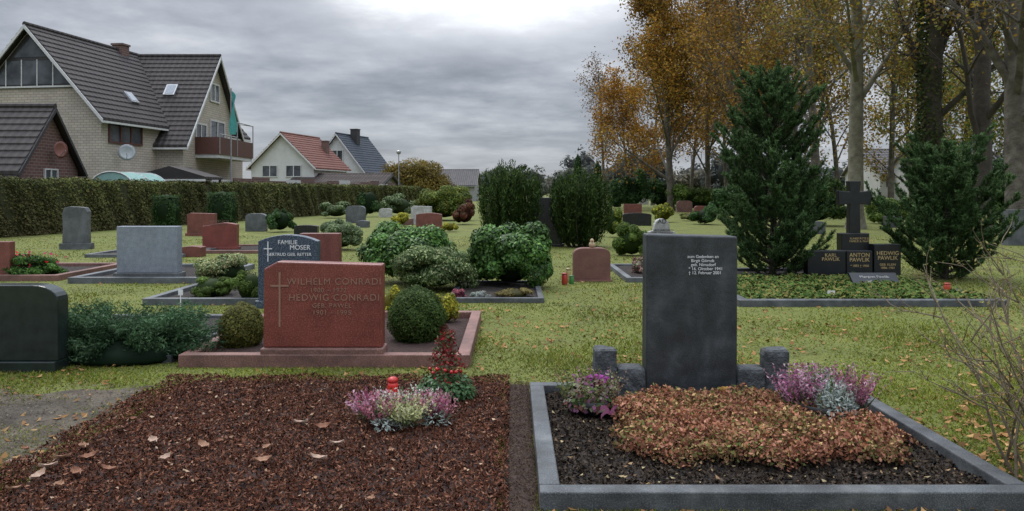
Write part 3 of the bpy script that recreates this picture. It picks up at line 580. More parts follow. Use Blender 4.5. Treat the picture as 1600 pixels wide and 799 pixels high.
# ---------------- houses
def house(name,label,ox,oy,rz,w,L,eh,rh,wallm,roofm,trim,over=.35,cat='house'):
    t=thing(name,label,cat,(ox,oy,0),rz); a=w/2; sl=(rh-eh)/a
    m=MB(); m.prism([(-a,-.1),(a,-.1),(a,eh-.02),(0,rh-.05),(-a,eh-.02)],0,L); m.build('wall',wallm,t)
    m=MB()
    for s in (-1,1):
        ex=a+over; n=max(5,int(math.hypot(ex,ex*sl)/.34)); pts=[]
        for i in range(n):
            x0=ex*i/n; x1=ex*(i+1)/n; pts+= [(x0,rh-sl*x0+.1),(x1,rh-sl*x1+.16)]
        pts+=[(ex,rh-sl*ex+.02),(0,rh-.03)]
        pr=[(s*x,z) for x,z in pts]; m.prism(pr,-over,L+over)
    m.tube([(0,-over-.02,rh+.1),(0,L+over,rh+.1)],[.11,.11],8)
    rf=m.build('roof',roofm,t)
    for s in (-1,1):
        m=MB(); ex=a+over; m.prism([(s*0.0,rh-.12),(s*ex,rh-sl*ex-.1),(s*ex,rh-sl*ex+.08),(0,rh+.06)],-over-.06,-over-.003); m.build('verge_board',trim,t)
        m=MB(); m.box(s*ex-.06,s*ex+.06,-over,L+over,rh-sl*ex-.09,rh-sl*ex+.0); m.build('gutter',trim,t)
    return t,rf
def window(t,face,off,u,z,w,h,nx=2,ny=1,fm=trim_white,fw=.08,name='window'):
    fn={'-y':lambda x,y,zz:(u+x,off-y,zz),'+x':lambda x,y,zz:(off+y,u+x,zz)}[face]
    m=MB(); a=w/2
    m.box(-a-fw,-a,-.02,.07,z-fw,z+h+fw,fn); m.box(a,a+fw,-.02,.07,z-fw,z+h+fw,fn); m.box(-a,a,-.02,.069,z-fw,z,fn); m.box(-a,a,-.02,.069,z+h,z+h+fw,fn)
    for i in range(1,nx): x=-a+w*i/nx; m.box(x-fw/2,x+fw/2,-.02,.06,z,z+h,fn)
    for i in range(1,ny): zz=z+h*i/ny; m.box(-a,a,-.02,.055,zz-fw/3,zz+fw/3,fn)
    o=m.build(name,fm,t); m=MB(); m.box(-a,a,-.02,.02,z,z+h,fn); p=m.build('pane',glass,o); return o
def skylight(t,s,x,y,w,h,eh,rh,a):
    sl=(rh-eh)/a; an=math.atan(sl); fn=lambda u,v,q:(s*(x+v*math.cos(an)+q*math.sin(an)),y+u,rh-sl*x-v*math.sin(an)+q*math.cos(an)+.1)
    m=MB(); m.box(-w/2,w/2,0,h,.0,.12,fn); o=m.build('skylight',metalm,t); m=MB(); m.box(-w/2+.08,w/2-.08,.08,h-.08,.121,.135,fn); m.build('pane',mplain('sky_glass',(.25,.28,.31),.15),o)
hA,rA=house('brick_house','large beige brick house with steep dark roof and glazed gable',-22.26,35.5,-R(8.5),7.2,13,5.1,9.1,beige_brick,roof_dark,trim_white)
m=MB(); m.prism([(-2.4,6.28),(2.4,6.28),(.15,8.78),(-.15,8.78)],-.04,-.0); gf=m.build('gable_frame',trim_dark,hA)
for a,b_ in ((-1.18,-.42),(-.38,.38),(.42,1.18)): m=MB(); m.box(a,b_,-.06,-.042,6.45,7.55); m.build('pane',glass,gf)
for s in (-1,1): m=MB(); m.prism([(s*1.24,6.45),(s*2.05,6.45),(s*1.24,7.35)],-.06,-.042); m.build('pane',glass,gf)
m=MB(); m.prism([(-.85,7.72),(.85,7.72),(0,8.68)],-.06,-.042); m.build('pane',glass,gf)
m=MB(); m.box(-2.35,2.35,-.09,-.061,6.3,6.38)
for x in (-1.21,-.4,.4,1.21): m.box(x-.025,x+.025,-.08,-.062,6.37,7.6)
m.build('mullions',trim_white,gf)
window(hA,'+x',3.6,1.7,3.85,2.3,.95,3,1,trim_brown,.09)
m=MB(); m.box(3.6,4.8,1.0,3.4,2.3,2.45,lambda x,y,z:(x,y,z-(x-3.6)*.25)); m.build('awning',trim_white,hA)
skylight(hA,1,2.5,3.3,.6,.7,5.1,9.1,3.6)
def chimney(t,x,y,z0,z1,mt,w=.5,name='chimney'):
    m=MB(); m.box(x-w/2,x+w/2,y-w/2,y+w/2,z0,z1); m.box(x-w/2-.05,x+w/2+.05,y-w/2-.05,y+w/2+.05,z1-.01,z1+.09); return m.build(name,mt,t)
chimney(rA,0,6.4,8.6,9.45,brown_brick,.6)
def dish(label,X,Y,z,r,col,rz):
    t=thing('satellite_dish',label,'satellite dish',(X,Y,z),rz); m=MB(); n=18; pr=[(r*q,.25*r*q*q) for q in (.05,.35,.7,1,.97)]
    vs=[];
    for rr,dd in pr:
        for j in range(n): a=2*math.pi*j/n; vs.append((rr*math.cos(a),-dd,rr*math.sin(a)))
    m.add(vs,[(i*n+j,i*n+(j+1)%n,(i+1)*n+(j+1)%n,(i+1)*n+j) for i in range(len(pr)-1) for j in range(n)]); m.build('dish_bowl',mplain('dish_paint',col,.5),t,smooth=True)
    m=MB(); m.tube([(0,0,-r*.9),(0,-r*.9,-r*.1)],[.015,.015],5); m.build('dish_arm',metalm,t); m=MB(); m.tube([(0,.02,0),(0,.35,-.1)],[.03,.03],6); m.build('wall_bracket',metalm,t)
dish('white satellite dish on the beige brick side wall',-18.0,35.9,3.35,.38,(.42,.44,.45),R(25))
hB,rB=house('cross_gable_house','beige house wing with steep dark roof facing the flag',-16.75,43.2,R(90),8.2,7,4.15,9.05,beige_brick,roof_dark,trim_white)
window(hB,'-y',0,-1.9,3.6,1.3,1.5,2,1); window(hB,'-y',0,.4,3.55,2.0,1.9,2,1,name='balcony_door'); window(hB,'-y',0,0,6.6,1.2,.9,2,1)
skylight(hB,-1,1.6,1.6,.6,.8,4.15,9.05,4.1)
m=MB(); m.box(-2.6,2.6,-1.25,-.0,3.3,3.48); m.build('balcony_slab',trim_white,hB)
for a in ((-2.6,2.6,-1.3,-1.252),(-2.65,-2.602,-1.3,-.02),(2.602,2.65,-1.3,-.02)): m=MB(); m.box(*a,3.485,4.4); m.build('balcony_panel',trim_brown,hB)
m=MB()
for x in (-2.6,0,2.6): m.tube([(x,-1.3,3.5),(x,-1.3,5.4 if x>=0 else 4.6)],[.03,.03],6)
m.tube([(0,-1.3,5.4),(2.6,-1.3,5.4)],[.03,.03],6); m.tube([(2.6,-1.3,5.4),(2.6,0,5.6)],[.03,.03],6); m.tube([(-2.6,-1.3,4.55),(0,-1.3,4.55)],[.03,.03],6); m.build('balcony_railing',metalm,hB)
hC,rC=house('brick_outbuilding','small brown brick outbuilding with steep dark tiled roof',-18.1,30,R(90),4.0,6,2.4,4.75,brown_brick,roof_dark,trim_dark,.25,cat='outbuilding')
window(hC,'-y',0,.1,1.75,.75,.6,2,1,trim_white,.06)
dish('round reddish satellite dish on the brown outbuilding gable',-17.75,30.1,3.15,.34,(.2,.08,.065),R(75))
t=thing('greenhouse','pale green arched greenhouse roof showing above the hedge','greenhouse',(-16.9,32.4,0)); pr=[(.95*math.cos(q),1.6+.75*math.sin(q)) for q in np.linspace(0,math.pi,12)]
m=MB(); m.prism([(-.95,0),(.95,0)]+pr,0,3.2); m.build('glazed_hood',mplain('pale_green_plastic',(.25,.42,.38),.3),t)
for y in (-.01,1.6,3.18): m=MB(); m.tube([(x*1.01,y,z+.01) for x,z in pr],[.03]*12,5); m.build('hoop',trim_white,t)
t=thing('carport','dark low pitched carport roof behind the hedge','carport',(-16.2,36.3,0)); m=MB(); m.prism([(-1.9,2.1),(1.7,2.1),(1.7,2.22),(0,2.72),(-1.9,2.22)],0,2.2); m.build('carport_roof',roof_dark,t)
for x in (-1.8,1.6):
    for y in (.1,2.1): m=MB(); m.box(x-.05,x+.05,y-.05,y+.05,0,2.1); m.build('carport_post',trim_brown,t)
m=MB(); m.prism([(-1.9,2.0),(1.72,2.0),(1.72,2.1),(-1.9,2.1)],-.06,-.002); m.build('carport_fascia',trim_white,t)
t=thing('flagpole','flagpole with a teal vertical banner beside the balcony','flag',(Xat(361,41.5),41.5,0)); m=MB(); m.tube([(0,0,0),(0,0,7.1)],[.05,.035],8); m.build('pole',metalm,t)
m=MB()
vs=[];ny=14
for i in range(ny):
    f=i/(ny-1)
    for j in range(4): g=j/3; vs.append((-.02+g*.3*(1-.2*f)+.06*math.sin(f*6+g*3),.12*math.sin(f*5+g*4),7.0-2.4*f-.4*g*(1-f)))
m.add(vs,[(i*4+j,i*4+j+1,(i+1)*4+j+1,(i+1)*4+j) for i in range(ny-1) for j in range(3)]); m.build('banner',mplain('teal_cloth',(.06,.28,.26),.8),t,smooth=True)
t=thing('wooden_fence','brown board fence behind the far part of the hedge','fence',(0,0,0)); 
for i in range(14):
    Y0=40+i*2; m=MB(); fx=lambda Y:hx(Y)-1.75; m.add([(fx(Y0),Y0,0),(fx(Y0+1.9),Y0+1.9,0),(fx(Y0+1.9),Y0+1.9,2.15+.1*(i%3)),(fx(Y0),Y0,2.15+.1*(i%3)),(fx(Y0)-.05,Y0,0),(fx(Y0+1.9)-.05,Y0+1.9,0),(fx(Y0+1.9)-.05,Y0+1.9,2.15+.1*(i%3)),(fx(Y0)-.05,Y0,2.15+.1*(i%3))],[(0,1,2,3),(5,4,7,6),(3,2,6,7),(0,3,7,4),(1,5,6,2)]); m.build('fence_panel',brown_brick if i%4 else trim_white,t)
hD,rD=house('gabled_house','white house with reddish brown tiled roof beyond the hedge',Xat(441,74),74,-R(12),6.6,7.5,4.0,7.1,render_white,roof_orange,trim_white)
window(hD,'-y',0,-1.3,3.0,1.5,1.0,2,1); window(hD,'-y',0,1.2,3.0,1.5,1.0,2,1); chimney(rD,1.6,6,5,6.7,brown_brick,.6)
hE,rE=house('gabled_house','white gabled house with blue black roof and chimney',Xat(527,84),84,-R(16),6.4,7,3.9,7.8,render_white,roof_blue,trim_white)
window(hE,'-y',0,0,4.8,1.3,1.2,2,1); chimney(rE,.6,3,6.8,8.5,trim_dark,.8)
hF,_=house('garage','long low brown roofed garage beyond the hedge',Xat(600,70),73,R(80),6,9,2.0,3.1,render_dull,roof_brown,trim_dark,cat='garage')
hG,_=house('distant_house','grey roofed house seen far behind the middle trees',Xat(745,125),125,R(88),9,7,2.6,5.0,render_dull,roof_grey,render_dull)
hJ,_=house('distant_house','white distant house with grey roof left of the ivy trunk',Xat(1416,78),80,R(90),8,3.6,3.4,5.8,render_white,roof_grey,trim_white)
hK,_=house('distant_house','pale distant house with grey roof right of the ivy trunk',Xat(1524,70),72,R(90),10,4.5,3.6,6.3,render_white,roof_grey,trim_white)
for h_,w_ in ((hJ,8),(hK,10)):
    for y in (1.0,2.6):
        m=MB(); m.box(-w_/2-.05,-w_/2-.001,y-.4,y+.4,2.0,3.0); m.build('window',glass,h_)
hL,_=house('distant_house','low white building with grey roof at the far right',Xat(1640,66),66,R(90),8,8,2.6,4.4,render_white,roof_grey,trim_white)

# ---------------- trees
def grow(m,p,d,L,r,lv,mx,tips,rnd,wob,up,nch):
    seg=[7,5,4,3][lv]; pts=[p.copy()]; rad=[r]; dd=d.normalized()
    for i in range(seg):
        dd=(dd+Vector((rnd.gauss(0,wob),rnd.gauss(0,wob),rnd.gauss(0,wob)+up))).normalized(); p=p+dd*(L/seg); pts.append(p.copy()); rad.append(r*(1-(i+1)/seg*(.8 if lv else .72)))
    m.tube(pts,rad,[9,5,3,3][lv],cap=False)
    if lv>=2: tips.extend(pts[1:])
    if lv==mx: return
    for c in range(nch[lv]):
        f=(c+rnd.random())/nch[lv]; st=[TS[0],.25,.2][lv]; f=st+(1-st)*f; k=min(int(f*seg),seg-1); g=f*seg-k; q=pts[k].lerp(pts[k+1],g); ax=(pts[k+1]-pts[k]).normalized()
        o=Vector((rnd.gauss(0,1),rnd.gauss(0,1),rnd.gauss(0,.5))); o=(o-ax*o.dot(ax)).normalized(); an=rnd.uniform(.5,1.0)*(1.1-.45*f if lv==0 else 1); nd=ax*math.cos(an)+o*math.sin(an)
        ln=L*([TS[1],.55,.5][lv])*rnd.uniform(.7,1.15)*(1.15-.6*f); rr=max(rad[k]*rnd.uniform(.35,.55),.014); grow(m,q,nd,ln,rr,lv+1,mx,tips,rnd,wob*1.3,up*.6,nch)
TS=[.25,.38]
def tree(label,px,Y,H,r,n,pal,size=.13,seed=1,bark=bark_grey,start=.25,spread=.38,lean=(0,0),nch=(18,8,6),sig=.35,wob=.06,name='avenue_tree',ivy=0,X=None,thin=.25):
    TS[0]=start; TS[1]=spread; rnd=random.Random(seed); t=thing(name,label,'tree',(Xat(px,Y) if X is None else X,Y,0)); m=MB(); tips=[]
    m.tube([(0,0,-.1),(lean[0]*.2,lean[1]*.2,.6)],[r*1.5,r*1.02],9,cap=False)
    grow(m,Vector((0,0,.3)),Vector((lean[0],lean[1],1)),H,r*1.03,0,3,tips,rnd,wob*.5,.03,nch); m.build('trunk',bark,t,smooth=True)
    tp=np.array([tuple(v) for v in tips])
    K=40; cc=tp[rng.integers(0,len(tp),K)]; cb=rng.uniform(thin,1,K)**1.4
    near=np.linalg.norm(tp[:,None,:]-cc[None],axis=2).argmin(1); w=cb[near]; w/=w.sum()
    k=rng.choice(len(tp),n,p=w); P=tp[k]+rng.normal(0,sig,(n,3)); br=(.7+.5*rng.random(K))[near[k]][:,None]
    cols=palcols(n,pal,.35)*br; V,Fc,Cc=leafV(P,rdir(n)+np.array([0,0,.4]),size*rng.uniform(.6,1.3,n),cols,.6)
    link('crown',npmesh(V,Fc,Cc),LEAF,t)
    if ivy:
        k=ivy; z=rng.uniform(0,H*.55,k); a=rng.uniform(0,6.28,k); rr=r*1.05*(1-.35*z/H)+np.abs(rng.normal(0,.1,k))*(.3+.7*np.sin(z*1.3)**2); P=np.stack([rr*np.cos(a)+lean[0]*z,rr*np.sin(a)+lean[1]*z,z],-1)
        V,Fc,Cc=leafV(P,np.stack([np.cos(a),np.sin(a),.3+0*a],-1)+rdir(k)*.5,.08*rng.uniform(.6,1.2,k),palcols(k,[(.03,.045,.016),(.045,.065,.02),(.07,.07,.028)]),.7); link('ivy',npmesh(V,Fc,Cc),DRY,t)
    return t
tree('slender nearly bare tree at the left end of the avenue',945,80,13.5,.17,3000,BR,.1,11,spread=.3)
tree('low orange tree beside the slender bare avenue tree',982,72,10.5,.16,10000,OR,.11,12,start=.1,spread=.42)
tree('large orange leaved avenue tree left of centre right',1048,60,15.4,.28,29000,OR+OY,.11,13,start=.1,spread=.43,nch=(22,9,6),sig=.42,thin=.5)
tree('brown leaved avenue tree behind the orange one',1105,66,17,.25,15000,OR+BR+OY,.11,14,start=.15,spread=.4,sig=.4,thin=.4)
tree('tall thinly leaved avenue tree with grey branches',1160,52,17,.26,11000,OY+BR+OR,.1,15,start=.18,spread=.37,sig=.35)
tree('slim brown avenue tree left of the tall pine tip',1205,58,17,.22,10500,BR+YL+OR,.11,16,start=.2,spread=.36,sig=.35)
tree('yellow leaved avenue tree behind the tall pine',1278,43,18,.27,15000,YL+OY+BR,.09,17,start=.15,spread=.36,sig=.35)
tree('tall pale trunked tree right behind the black cross',1337,31,20,.31,13000,YL+OY+BR,.07,18,bark_pale,start=.2,spread=.3,wob=.03)
tree('thin autumn tree left of the ivy clad trunk',1392,50,16,.2,9500,YL+BX+OY,.1,19,start=.15,spread=.35,sig=.35)
tree('dark ivy clad tree trunk at right',1452,30,18,.42,14000,YL+BR+[(.1,.13,.03)],.075,20,bark_dark,start=.18,spread=.35,ivy=4500)
tree('forked dark tree near the right edge',1530,27,17,.33,10000,YL+OY+BR,.07,21,bark_dark,start=.15,spread=.37,lean=(.05,0),wob=.12)
tree('thick leaning trunk at the right picture edge',1592,23,16,.36,9500,YL+OY+BR,.065,22,bark_grey,start=.16,spread=.35,lean=(-.06,.02),wob=.1)
tree('bushy yellow green tree in the right background',1500,58,13,.22,12000,YL+BX+OY,.12,23,start=.08,spread=.38,sig=.4)
tree('dense olive tree behind the forked tree',1585,50,12,.25,13000,YL+BX,.12,24,start=.06,spread=.42,sig=.4)
tree('tree with golden leaves beyond the right pines',1425,68,13,.2,9500,YL+OY,.13,25,start=.06,spread=.38,sig=.4)
tree('avenue tree hidden partly by the tall pine',1240,52,15,.22,11500,OR+YL+OY,.1,26,start=.12,spread=.36,sig=.35)
for i,(px,Y,s) in enumerate(((1020,85,31),(1080,80,32),(1135,76,33),(1190,74,34),(1310,60,35))):
    tree(('thin grey trunk far down the avenue, '+['first','second','third','fourth','fifth'][i]+' from the left'),px,Y,15,.2,7500,[OR,OR,OY,OR,OY][i],.13,s,start=.22,spread=.35,nch=(15,7,5),sig=.4)
def farshrub(label,px,Y,W,H,pal,n=2500,size=.15,cl=12,name='shrub',cat='bush',cone=0,ck=.7,boxy=0):
    V,Fc,Cc=join(blob((0,0,H*.47),(W/2,W*.35,H*.55),n,size,pal,cl,cone=cone,corek=ck,boxy=boxy)); return tag(link(name,npmesh(V,Fc,Cc),LEAF,None,(Xat(px,Y),Y,0)),label,cat)
farshrub('dark evergreen shrub under the orange avenue trees',985,62,3.6,3.6,DG,5000,.11)
farshrub('dark evergreen under the avenue right of the first shrub',1035,66,3.5,2.8,DG,4500,.11)
farshrub('green bush at the foot of the brown avenue tree',1085,60,4.5,2.4,BX,4500,.11)
farshrub('dark columnar thuja left in the far distance',903,70,.9,4.8,DG,1500,.12,1,name='thuja',cat='tree')
farshrub('dark columnar thuja right of the taller one',934,68,.9,4.1,DG,1500,.12,1,name='thuja',cat='tree')
farshrub('wide autumn coloured clipped tree block beyond the garages',650,84,8.4,5.6,[(.17,.12,.022),(.22,.15,.03),(.13,.12,.03)],17000,.13,30,name='autumn_hedge',cat='hedge',ck=.85)
farshrub('green shrub behind the right pine',1500,28,3.2,2.2,BX+DG,5500,.07,12)
farshrub('dark conifer mass at the right edge in middle distance',1595,34,4.2,3.4,DG,8000,.1,14)
farshrub('bushy green shrub behind the cross and tall pine',1270,34,3.8,2.3,DG+BX,6500,.08,12)
farshrub('low green shrub between cross and right pine',1400,36,3,1.5,BX,4500,.07,10)
farshrub('dark holly like bush under the avenue at centre right',1140,42,2.6,2.1,DG,4500,.08,10)
farshrub('small dark conifer before the long hedge end',578,46,1.5,2.0,DG,3400,.08,5,cone=.4)
farshrub('pale green bush before the long hedge end',622,48,2.6,1.5,GG,3500,.08,8)
farshrub('pale bush left of the distant conifer',525,44,2.2,1.0,GG,2800,.065,8)
parts=[]
for i in range(46):
    px=560+i*24+random.uniform(-10,10); Y=random.uniform(130,190); W=random.uniform(9,16); H=random.uniform(4.5,9) if px<900 else random.uniform(6,12)
    x=Xat(px,Y); parts+=blob((x,Y,H*.5),(W/2,W*.3,H*.53),700,.4,random.choice([[(.1,.11,.09),(.13,.14,.1)],[(.14,.13,.09),(.17,.15,.1)],[(.09,.1,.09),(.11,.12,.11)]]),10)  # distance haze is painted into these greyed leaf colours
tag(link('distant_woodland',npmesh(*join(parts)),LEAF),'hazy line of far trees along the horizon','woodland',kind='stuff')
for (lb,x0,x1,yt,yb,k,mt) in (('small pale headstone left of the ivy trunk in the distance',1425,1445,322,338,'roundcorner',white_stone),('grey headstone far behind the black family headstone',1385,1410,338,356,'rect',grey_granite),
  ('dark headstone behind the tall pine base',1268,1290,346,366,'arch',grey_granite),('red headstone right of the tall pine in the distance',1283,1302,322,338,'rect',dull_red),('grey headstone at the right edge behind the pine',1575,1625,328,384,'rect',grey_granite),
  ('brown headstone far left of the tall pine',1086,1105,322,338,'roundcorner',brown_red),('tiny white headstone far down the lawn',1108,1122,316,328,'roundcorner',white_stone),('small red headstone beside the far hedge',628,645,342,352,'rect',dull_red),
  ('low dark headstone between the grey headstone and red one',283,314,385,402,'flatarch',brown_red),('small grey headstone before the distant conifer',556,576,345,356,'flatarch',grey_granite),('narrow dark headstone in the far middle',598,612,318,334,'rect',grey_granite),
  ('flat topped grey headstone near the avenue start',1030,1048,306,318,'rect',grey_granite),('pale rounded headstone near the avenue start',1000,1014,308,320,'arch',white_stone)):
    stone(lb,x0,x1,yt,yb,k,mt,.3)
plot('distant kerb plot left of the squat red headstone',Xat(150,18),Xat(300,18),17.5,19.5,grey_granite,.08,.1)
plot('distant kerb plot around the squat red headstone',Xat(305,18.5),Xat(420,18.5),18.6,20.8,dull_red,.08,.1)
m=MB(); m.tube([(0,0,0),(0,0,5)],[.06,.04],8); m.lathe([(.05,5),(.2,5.1),(.22,5.3),(.05,5.4)]); tag(m.build('street_lamp',metalm,None,loc=(Xat(623,72),72,0)),'slim street lamp beyond the far hedge','street lamp')

# ---------------- bare shrub at right front
t=thing('bare_shrub','bare twiggy shrub with few yellow leaves at the right edge','bush',(2.72,3.95,0)); m=MB(); rnd=random.Random(4); LP=[]
def twig(p,d,L,r,lv):
    seg=5; pts=[p]; dd=d.normalized()
    for i in range(seg): dd=(dd+Vector((rnd.gauss(0,.12),rnd.gauss(0,.12),rnd.gauss(0,.12)+.02))).normalized(); p=p+dd*(L/seg); pts.append(p)
    m.tube(pts,[r*(1-.7*i/seg) for i in range(seg+1)],5)
    LP.extend(pts[2:])
    if lv<2:
        for c in range(4):
            k=rnd.randint(1,seg); q=Vector((rnd.gauss(-.1,.6),rnd.gauss(0,.6),rnd.gauss(.2,.5))); twig(pts[k],(dd+q).normalized(),L*rnd.uniform(.3,.5),r*.6,lv+1)
for i in range(20): twig(Vector((rnd.uniform(-.1,.15),rnd.uniform(-.25,.25),0)),Vector((rnd.uniform(-.5,.2),rnd.uniform(-.3,.3),rnd.uniform(.6,1.3))),rnd.uniform(.7,1.1),.0095,0)
m.build('branches',twigm,t)
LPn=np.array([tuple(v) for v in LP]); k=rng.integers(0,len(LPn),1500); V,Fc,Cc=leafV(LPn[k]+rng.normal(0,.01,(1500,3)),rdir(1500),.012,palcols(1500,[(.22,.2,.06),(.32,.27,.1),(.14,.15,.05)]),.4); link('leaves',npmesh(V,Fc,Cc),LEAF,t)

# ---------------- grass blades and fallen leaves
def inexc(x,y,pad=0):
    k=np.zeros(len(x),bool)
    for a,b_,c_,d_ in EXC: k|=(x>a-pad)&(x<b_+pad)&(y>c_-pad)&(y<d_+pad)
    return k
n=420000; q=rng.random(n); Y=1/(1/3.0-q*(1/3.0-1/26)); Xw=rng.uniform(-1,1,n)*(.74*Y+.4)
k=~inexc(Xw,Y,-.03)
pat=np.sin(Xw*1.7+Y*.9)*np.sin(Y*1.3-Xw*.6)+.5*np.sin(Xw*4.3)*np.sin(Y*3.9)
ed=np.minimum(np.minimum(-2.64-Xw,5.85-Y),1.0)+.16*np.sin(Xw*5+Y*3)+.12*np.sin(Y*9+Xw*4)
patch=np.sin(Xw*3.1+2)*np.sin(Y*4.3+Xw)+.5*np.sin(Xw*9)*np.sin(Y*8)
band=np.exp(-((Xw+2.9+.1*np.sin(Y*7))/.13)**2)*(Y<4.9)
onp=(ed>0)&(Xw<-2.5); dens=np.where(onp,np.clip(.4-ed*.8,0,1)+np.clip(patch-.55,0,1)*.8+band*.8,.8+.4*pat)
k&=rng.random(n)<dens
Xw=Xw[k];Y=Y[k];pat=pat[k];n=len(Y)
h=rng.uniform(.008,.026,n)*(1+.4*pat)*(1+Y*.01); w=rng.uniform(.0018,.0035,n)*(1+Y*.18); a=rng.uniform(0,6.28,n); ln=rng.normal(0,.016,(n,2))
V=np.zeros((n,3,3)); V[:,0]=np.stack([Xw-w*np.cos(a),Y-w*np.sin(a),0*w],-1); V[:,1]=np.stack([Xw+w*np.cos(a),Y+w*np.sin(a),0*w],-1); V[:,2]=np.stack([Xw+ln[:,0],Y+ln[:,1],h],-1)
cols=palcols(n,[(.125,.165,.018),(.17,.205,.024),(.225,.235,.034),(.24,.2,.065),(.09,.13,.018)],.3)*(.95-.2*np.sin(Xw*1.1+Y*.7)*np.sin(Y*.8)+.1*np.sin(Xw*3.3)*np.sin(Y*2.9))[:,None]
tag(link('grass',npmesh(V.reshape(-1,3),np.arange(3*n).reshape(n,3),np.repeat(cols,3,axis=0)),LEAF),'short mossy yellow green grass between the graves','grass',kind='stuff')
n=14000; q=rng.random(n); Y=1/(1/3.4-q*(1/3.4-1/32)); Xw=rng.uniform(-.74,.74,n)*Y
cl_=.45+.55*np.sin(Xw*2.3+1)*np.sin(Y*1.7)+.35*np.sin(Xw*5.1)*np.sin(Y*4.4); k=(~inexc(Xw,Y))&((Xw>-.8)|(rng.random(n)<.35))&(rng.random(n)<cl_)
Xw=Xw[k];Y=Y[k];n=len(Y)
P=np.stack([Xw,Y,rng.uniform(.012,.03,n)],-1); V,Fc,Cc=leafV(P,unit(rdir(n)*.4+np.array([0,0,.7])),rng.uniform(.01,.032,n)*(1+Y*.012),palcols(n,[(.24,.13,.05),(.18,.095,.04),(.34,.21,.09),(.28,.15,.06)],.35),.65,curl=.35)
tag(link('fallen_leaves',npmesh(V,Fc,Cc),DRY),'brown fallen leaves scattered over the grass','leaves',kind='stuff')
n=330; Xw=rng.uniform(-2.5,-.1,n); Y=rng.uniform(3.2,5.9,n); P=np.stack([Xw,Y,rng.uniform(.05,.06,n)],-1); V,Fc,Cc=leafV(P,unit(rdir(n)*.4+np.array([0,0,.7])),rng.uniform(.007,.018,n),palcols(n,[(.3,.18,.11),(.2,.11,.07),(.38,.27,.18)],.3),.6,curl=.3)
tag(link('leaf_litter',npmesh(V,Fc,Cc),DRY),'small dry leaf bits scattered on the bark mulch','leaves',kind='stuff')
vs=[];nx,ny=7,5
for i in range(nx):
    f=i/(nx-1); wd=.55*math.sin(math.pi*min(max(f,.03),.97))**.8*(1+.18*(-1)**i)
    for j in range(ny): g=j/(ny-1)*2-1; vs.append((f*2-1,g*wd,.35*abs(g)**1.5+.3*(f*2-1)**2))
fs=[(i*ny+j,i*ny+j+1,(i+1)*ny+j+1,(i+1)*ny+j) for i in range(nx-1) for j in range(ny-1)]
lm=[mnoise('dry_leaf_%s'%q,[c1,c2],40,.8,.4,60,.003) for q,c1,c2 in (('tan',(.28,.15,.09),(.4,.24,.15)),('brown',(.2,.09,.05),(.3,.15,.09)),('pale',(.38,.26,.19),(.48,.35,.26)))]
mes=[]
for q in lm: me=bpy.data.meshes.new('leaf'); me.from_pydata(vs,[],fs); me.materials.append(q); mes.append(me)
for i,(px,py) in enumerate(((578,782),(380,754),(497,718),(410,721),(345,690),(527,694),(318,697),(152,692),(258,716),(97,716),(40,692),(240,690),(612,705),(505,668),(470,662),(420,700),(170,735),(60,745),(130,700),(655,662),(385,650),(560,650),(110,690),(75,730),(20,765),(210,655),(15,715),(90,760),(140,715),(50,712),(185,672),(120,740),(35,735))):
    Y=Yg(py,.06); o=bpy.data.objects.new('dry_leaf',mes[i%3]); COL.objects.link(o); o.location=(Xat(px,Y),Y,.058 if Xat(px,Y)>-2.5 else .02); s=random.uniform(.028,.05); o.scale=(s,s,s); o.rotation_euler=(random.uniform(-.3,.3),random.uniform(-.3,.3),random.uniform(0,6.28))
    tag(o,'large curled brown dry leaf lying on the mulch or path at front left','leaf','large curled leaves lying on the foreground ground')
o=bpy.data.objects.new('dry_leaf',mes[0].copy()); COL.objects.link(o); o.data.materials[0]=mnoise('dry_leaf_yellow',[(.4,.22,.05),(.5,.3,.08)],30,.8,.2); o.location=(1.38,5.05,.19); o.scale=(.045,.045,.045); o.rotation_euler=(.8,.3,2.2); tag(o,'single yellow leaf resting on the orange ground cover','leaf')

# ---------------- world, sun, camera
w=bpy.data.worlds.new('World'); S.world=w; w.use_nodes=True; nt=w.node_tree; bg=nt.nodes['Background']
def N(t,**k):
    q=nt.nodes.new(t)
    for a,b_ in k.items(): setattr(q,a,b_)
    return q
def mth(op,a,b_=None,c_=None,clamp=False):
    q=N('ShaderNodeMath',operation=op); q.use_clamp=clamp
    for i,v in enumerate((a,b_,c_)):
        if v is None: continue
        if isinstance(v,(int,float)): q.inputs[i].default_value=v
        else: nt.links.new(v,q.inputs[i])
    return q.outputs[0]
tc=N('ShaderNodeTexCoord'); sp=N('ShaderNodeSeparateXYZ'); nt.links.new(tc.outputs['Generated'],sp.inputs[0]); x,y,z=sp.outputs
zz=mth('ADD',mth('MAXIMUM',z,0.0),.12)
cb=N('ShaderNodeCombineXYZ'); nt.links.new(mth('DIVIDE',x,zz),cb.inputs[0]); nt.links.new(mth('DIVIDE',y,zz),cb.inputs[1])
n1=noise_n(nt,.8,9,.55,cb.outputs[0]); n2=noise_n(nt,2.4,8,.6,cb.outputs[0])
f=mth('ADD',mth('MULTIPLY',n1,.7),mth('MULTIPLY',n2,.3))
cl=ramp(nt,f,[(.18,.2,.24),(.28,.305,.355),(.42,.445,.495),(.6,.62,.66)],.37,.64)
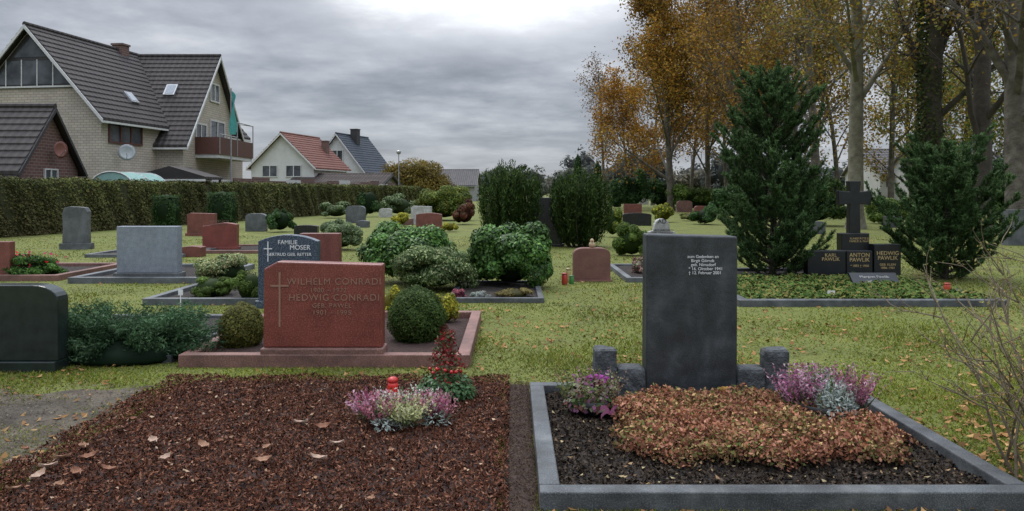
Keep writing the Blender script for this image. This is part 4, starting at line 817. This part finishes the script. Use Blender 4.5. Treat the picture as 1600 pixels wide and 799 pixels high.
hz=mth('SUBTRACT',1.0,mth('MULTIPLY',mth('ABSOLUTE',z),9.0),clamp=True); cl=mixc(nt,mth('MULTIPLY',hz,.65),cl,(.43,.46,.51))
sky=N('ShaderNodeTexSky',sky_type='NISHITA'); sky.sun_disc=False; sky.sun_elevation=R(55); sky.sun_rotation=R(-20)
sk=mixc(nt,1.0,sky.outputs[0],(.08,.08,.08),'MULTIPLY'); cl=mixc(nt,.1,cl,sk)
yy=mth('MAXIMUM',y,.05); dx=mth('DIVIDE',mth('ADD',mth('DIVIDE',x,yy),.03),.2); dz=mth('DIVIDE',mth('SUBTRACT',mth('DIVIDE',z,yy),.275),.062)
r2=mth('ADD',mth('MULTIPLY',dx,dx),mth('MULTIPLY',dz,dz)); r2=mth('ADD',r2,mth('MULTIPLY',mth('SUBTRACT',n2,.5),2.6)); gl=mth('POWER',2.718,mth('MULTIPLY',mth('MAXIMUM',r2,0.0),-1.1))
gl=mth('MULTIPLY',gl,1.3); gq=N('ShaderNodeCombineColor'); [nt.links.new(gl,gq.inputs[i]) for i in range(3)]
cl=mixc(nt,1.0,cl,gq.outputs[0],'ADD')
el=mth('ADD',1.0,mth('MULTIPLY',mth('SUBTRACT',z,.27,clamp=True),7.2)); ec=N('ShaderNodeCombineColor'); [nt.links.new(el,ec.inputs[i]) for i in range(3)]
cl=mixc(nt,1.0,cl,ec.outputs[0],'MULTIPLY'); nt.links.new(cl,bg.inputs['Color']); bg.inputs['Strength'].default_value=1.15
ld=bpy.data.lights.new('sun','SUN'); ld.energy=1.5; ld.angle=R(20); ld.color=(1,.95,.88); lo=bpy.data.objects.new('sun',ld); COL.objects.link(lo)
dv=Vector((-.3,.5,.9)); lo.rotation_euler=dv.to_track_quat('Z','Y').to_euler()
cam=bpy.data.cameras.new('camera'); cam.sensor_width=36; cam.lens=27; cam.shift_y=-99.5/1600; cam.clip_end=3000; cam.clip_start=.05
co=bpy.data.objects.new('camera',cam); COL.objects.link(co); co.location=(0,0,CH); co.rotation_euler=(R(90),0,0); S.camera=co
S.view_settings.view_transform='Standard'; S.view_settings.look='None'; S.view_settings.exposure=0
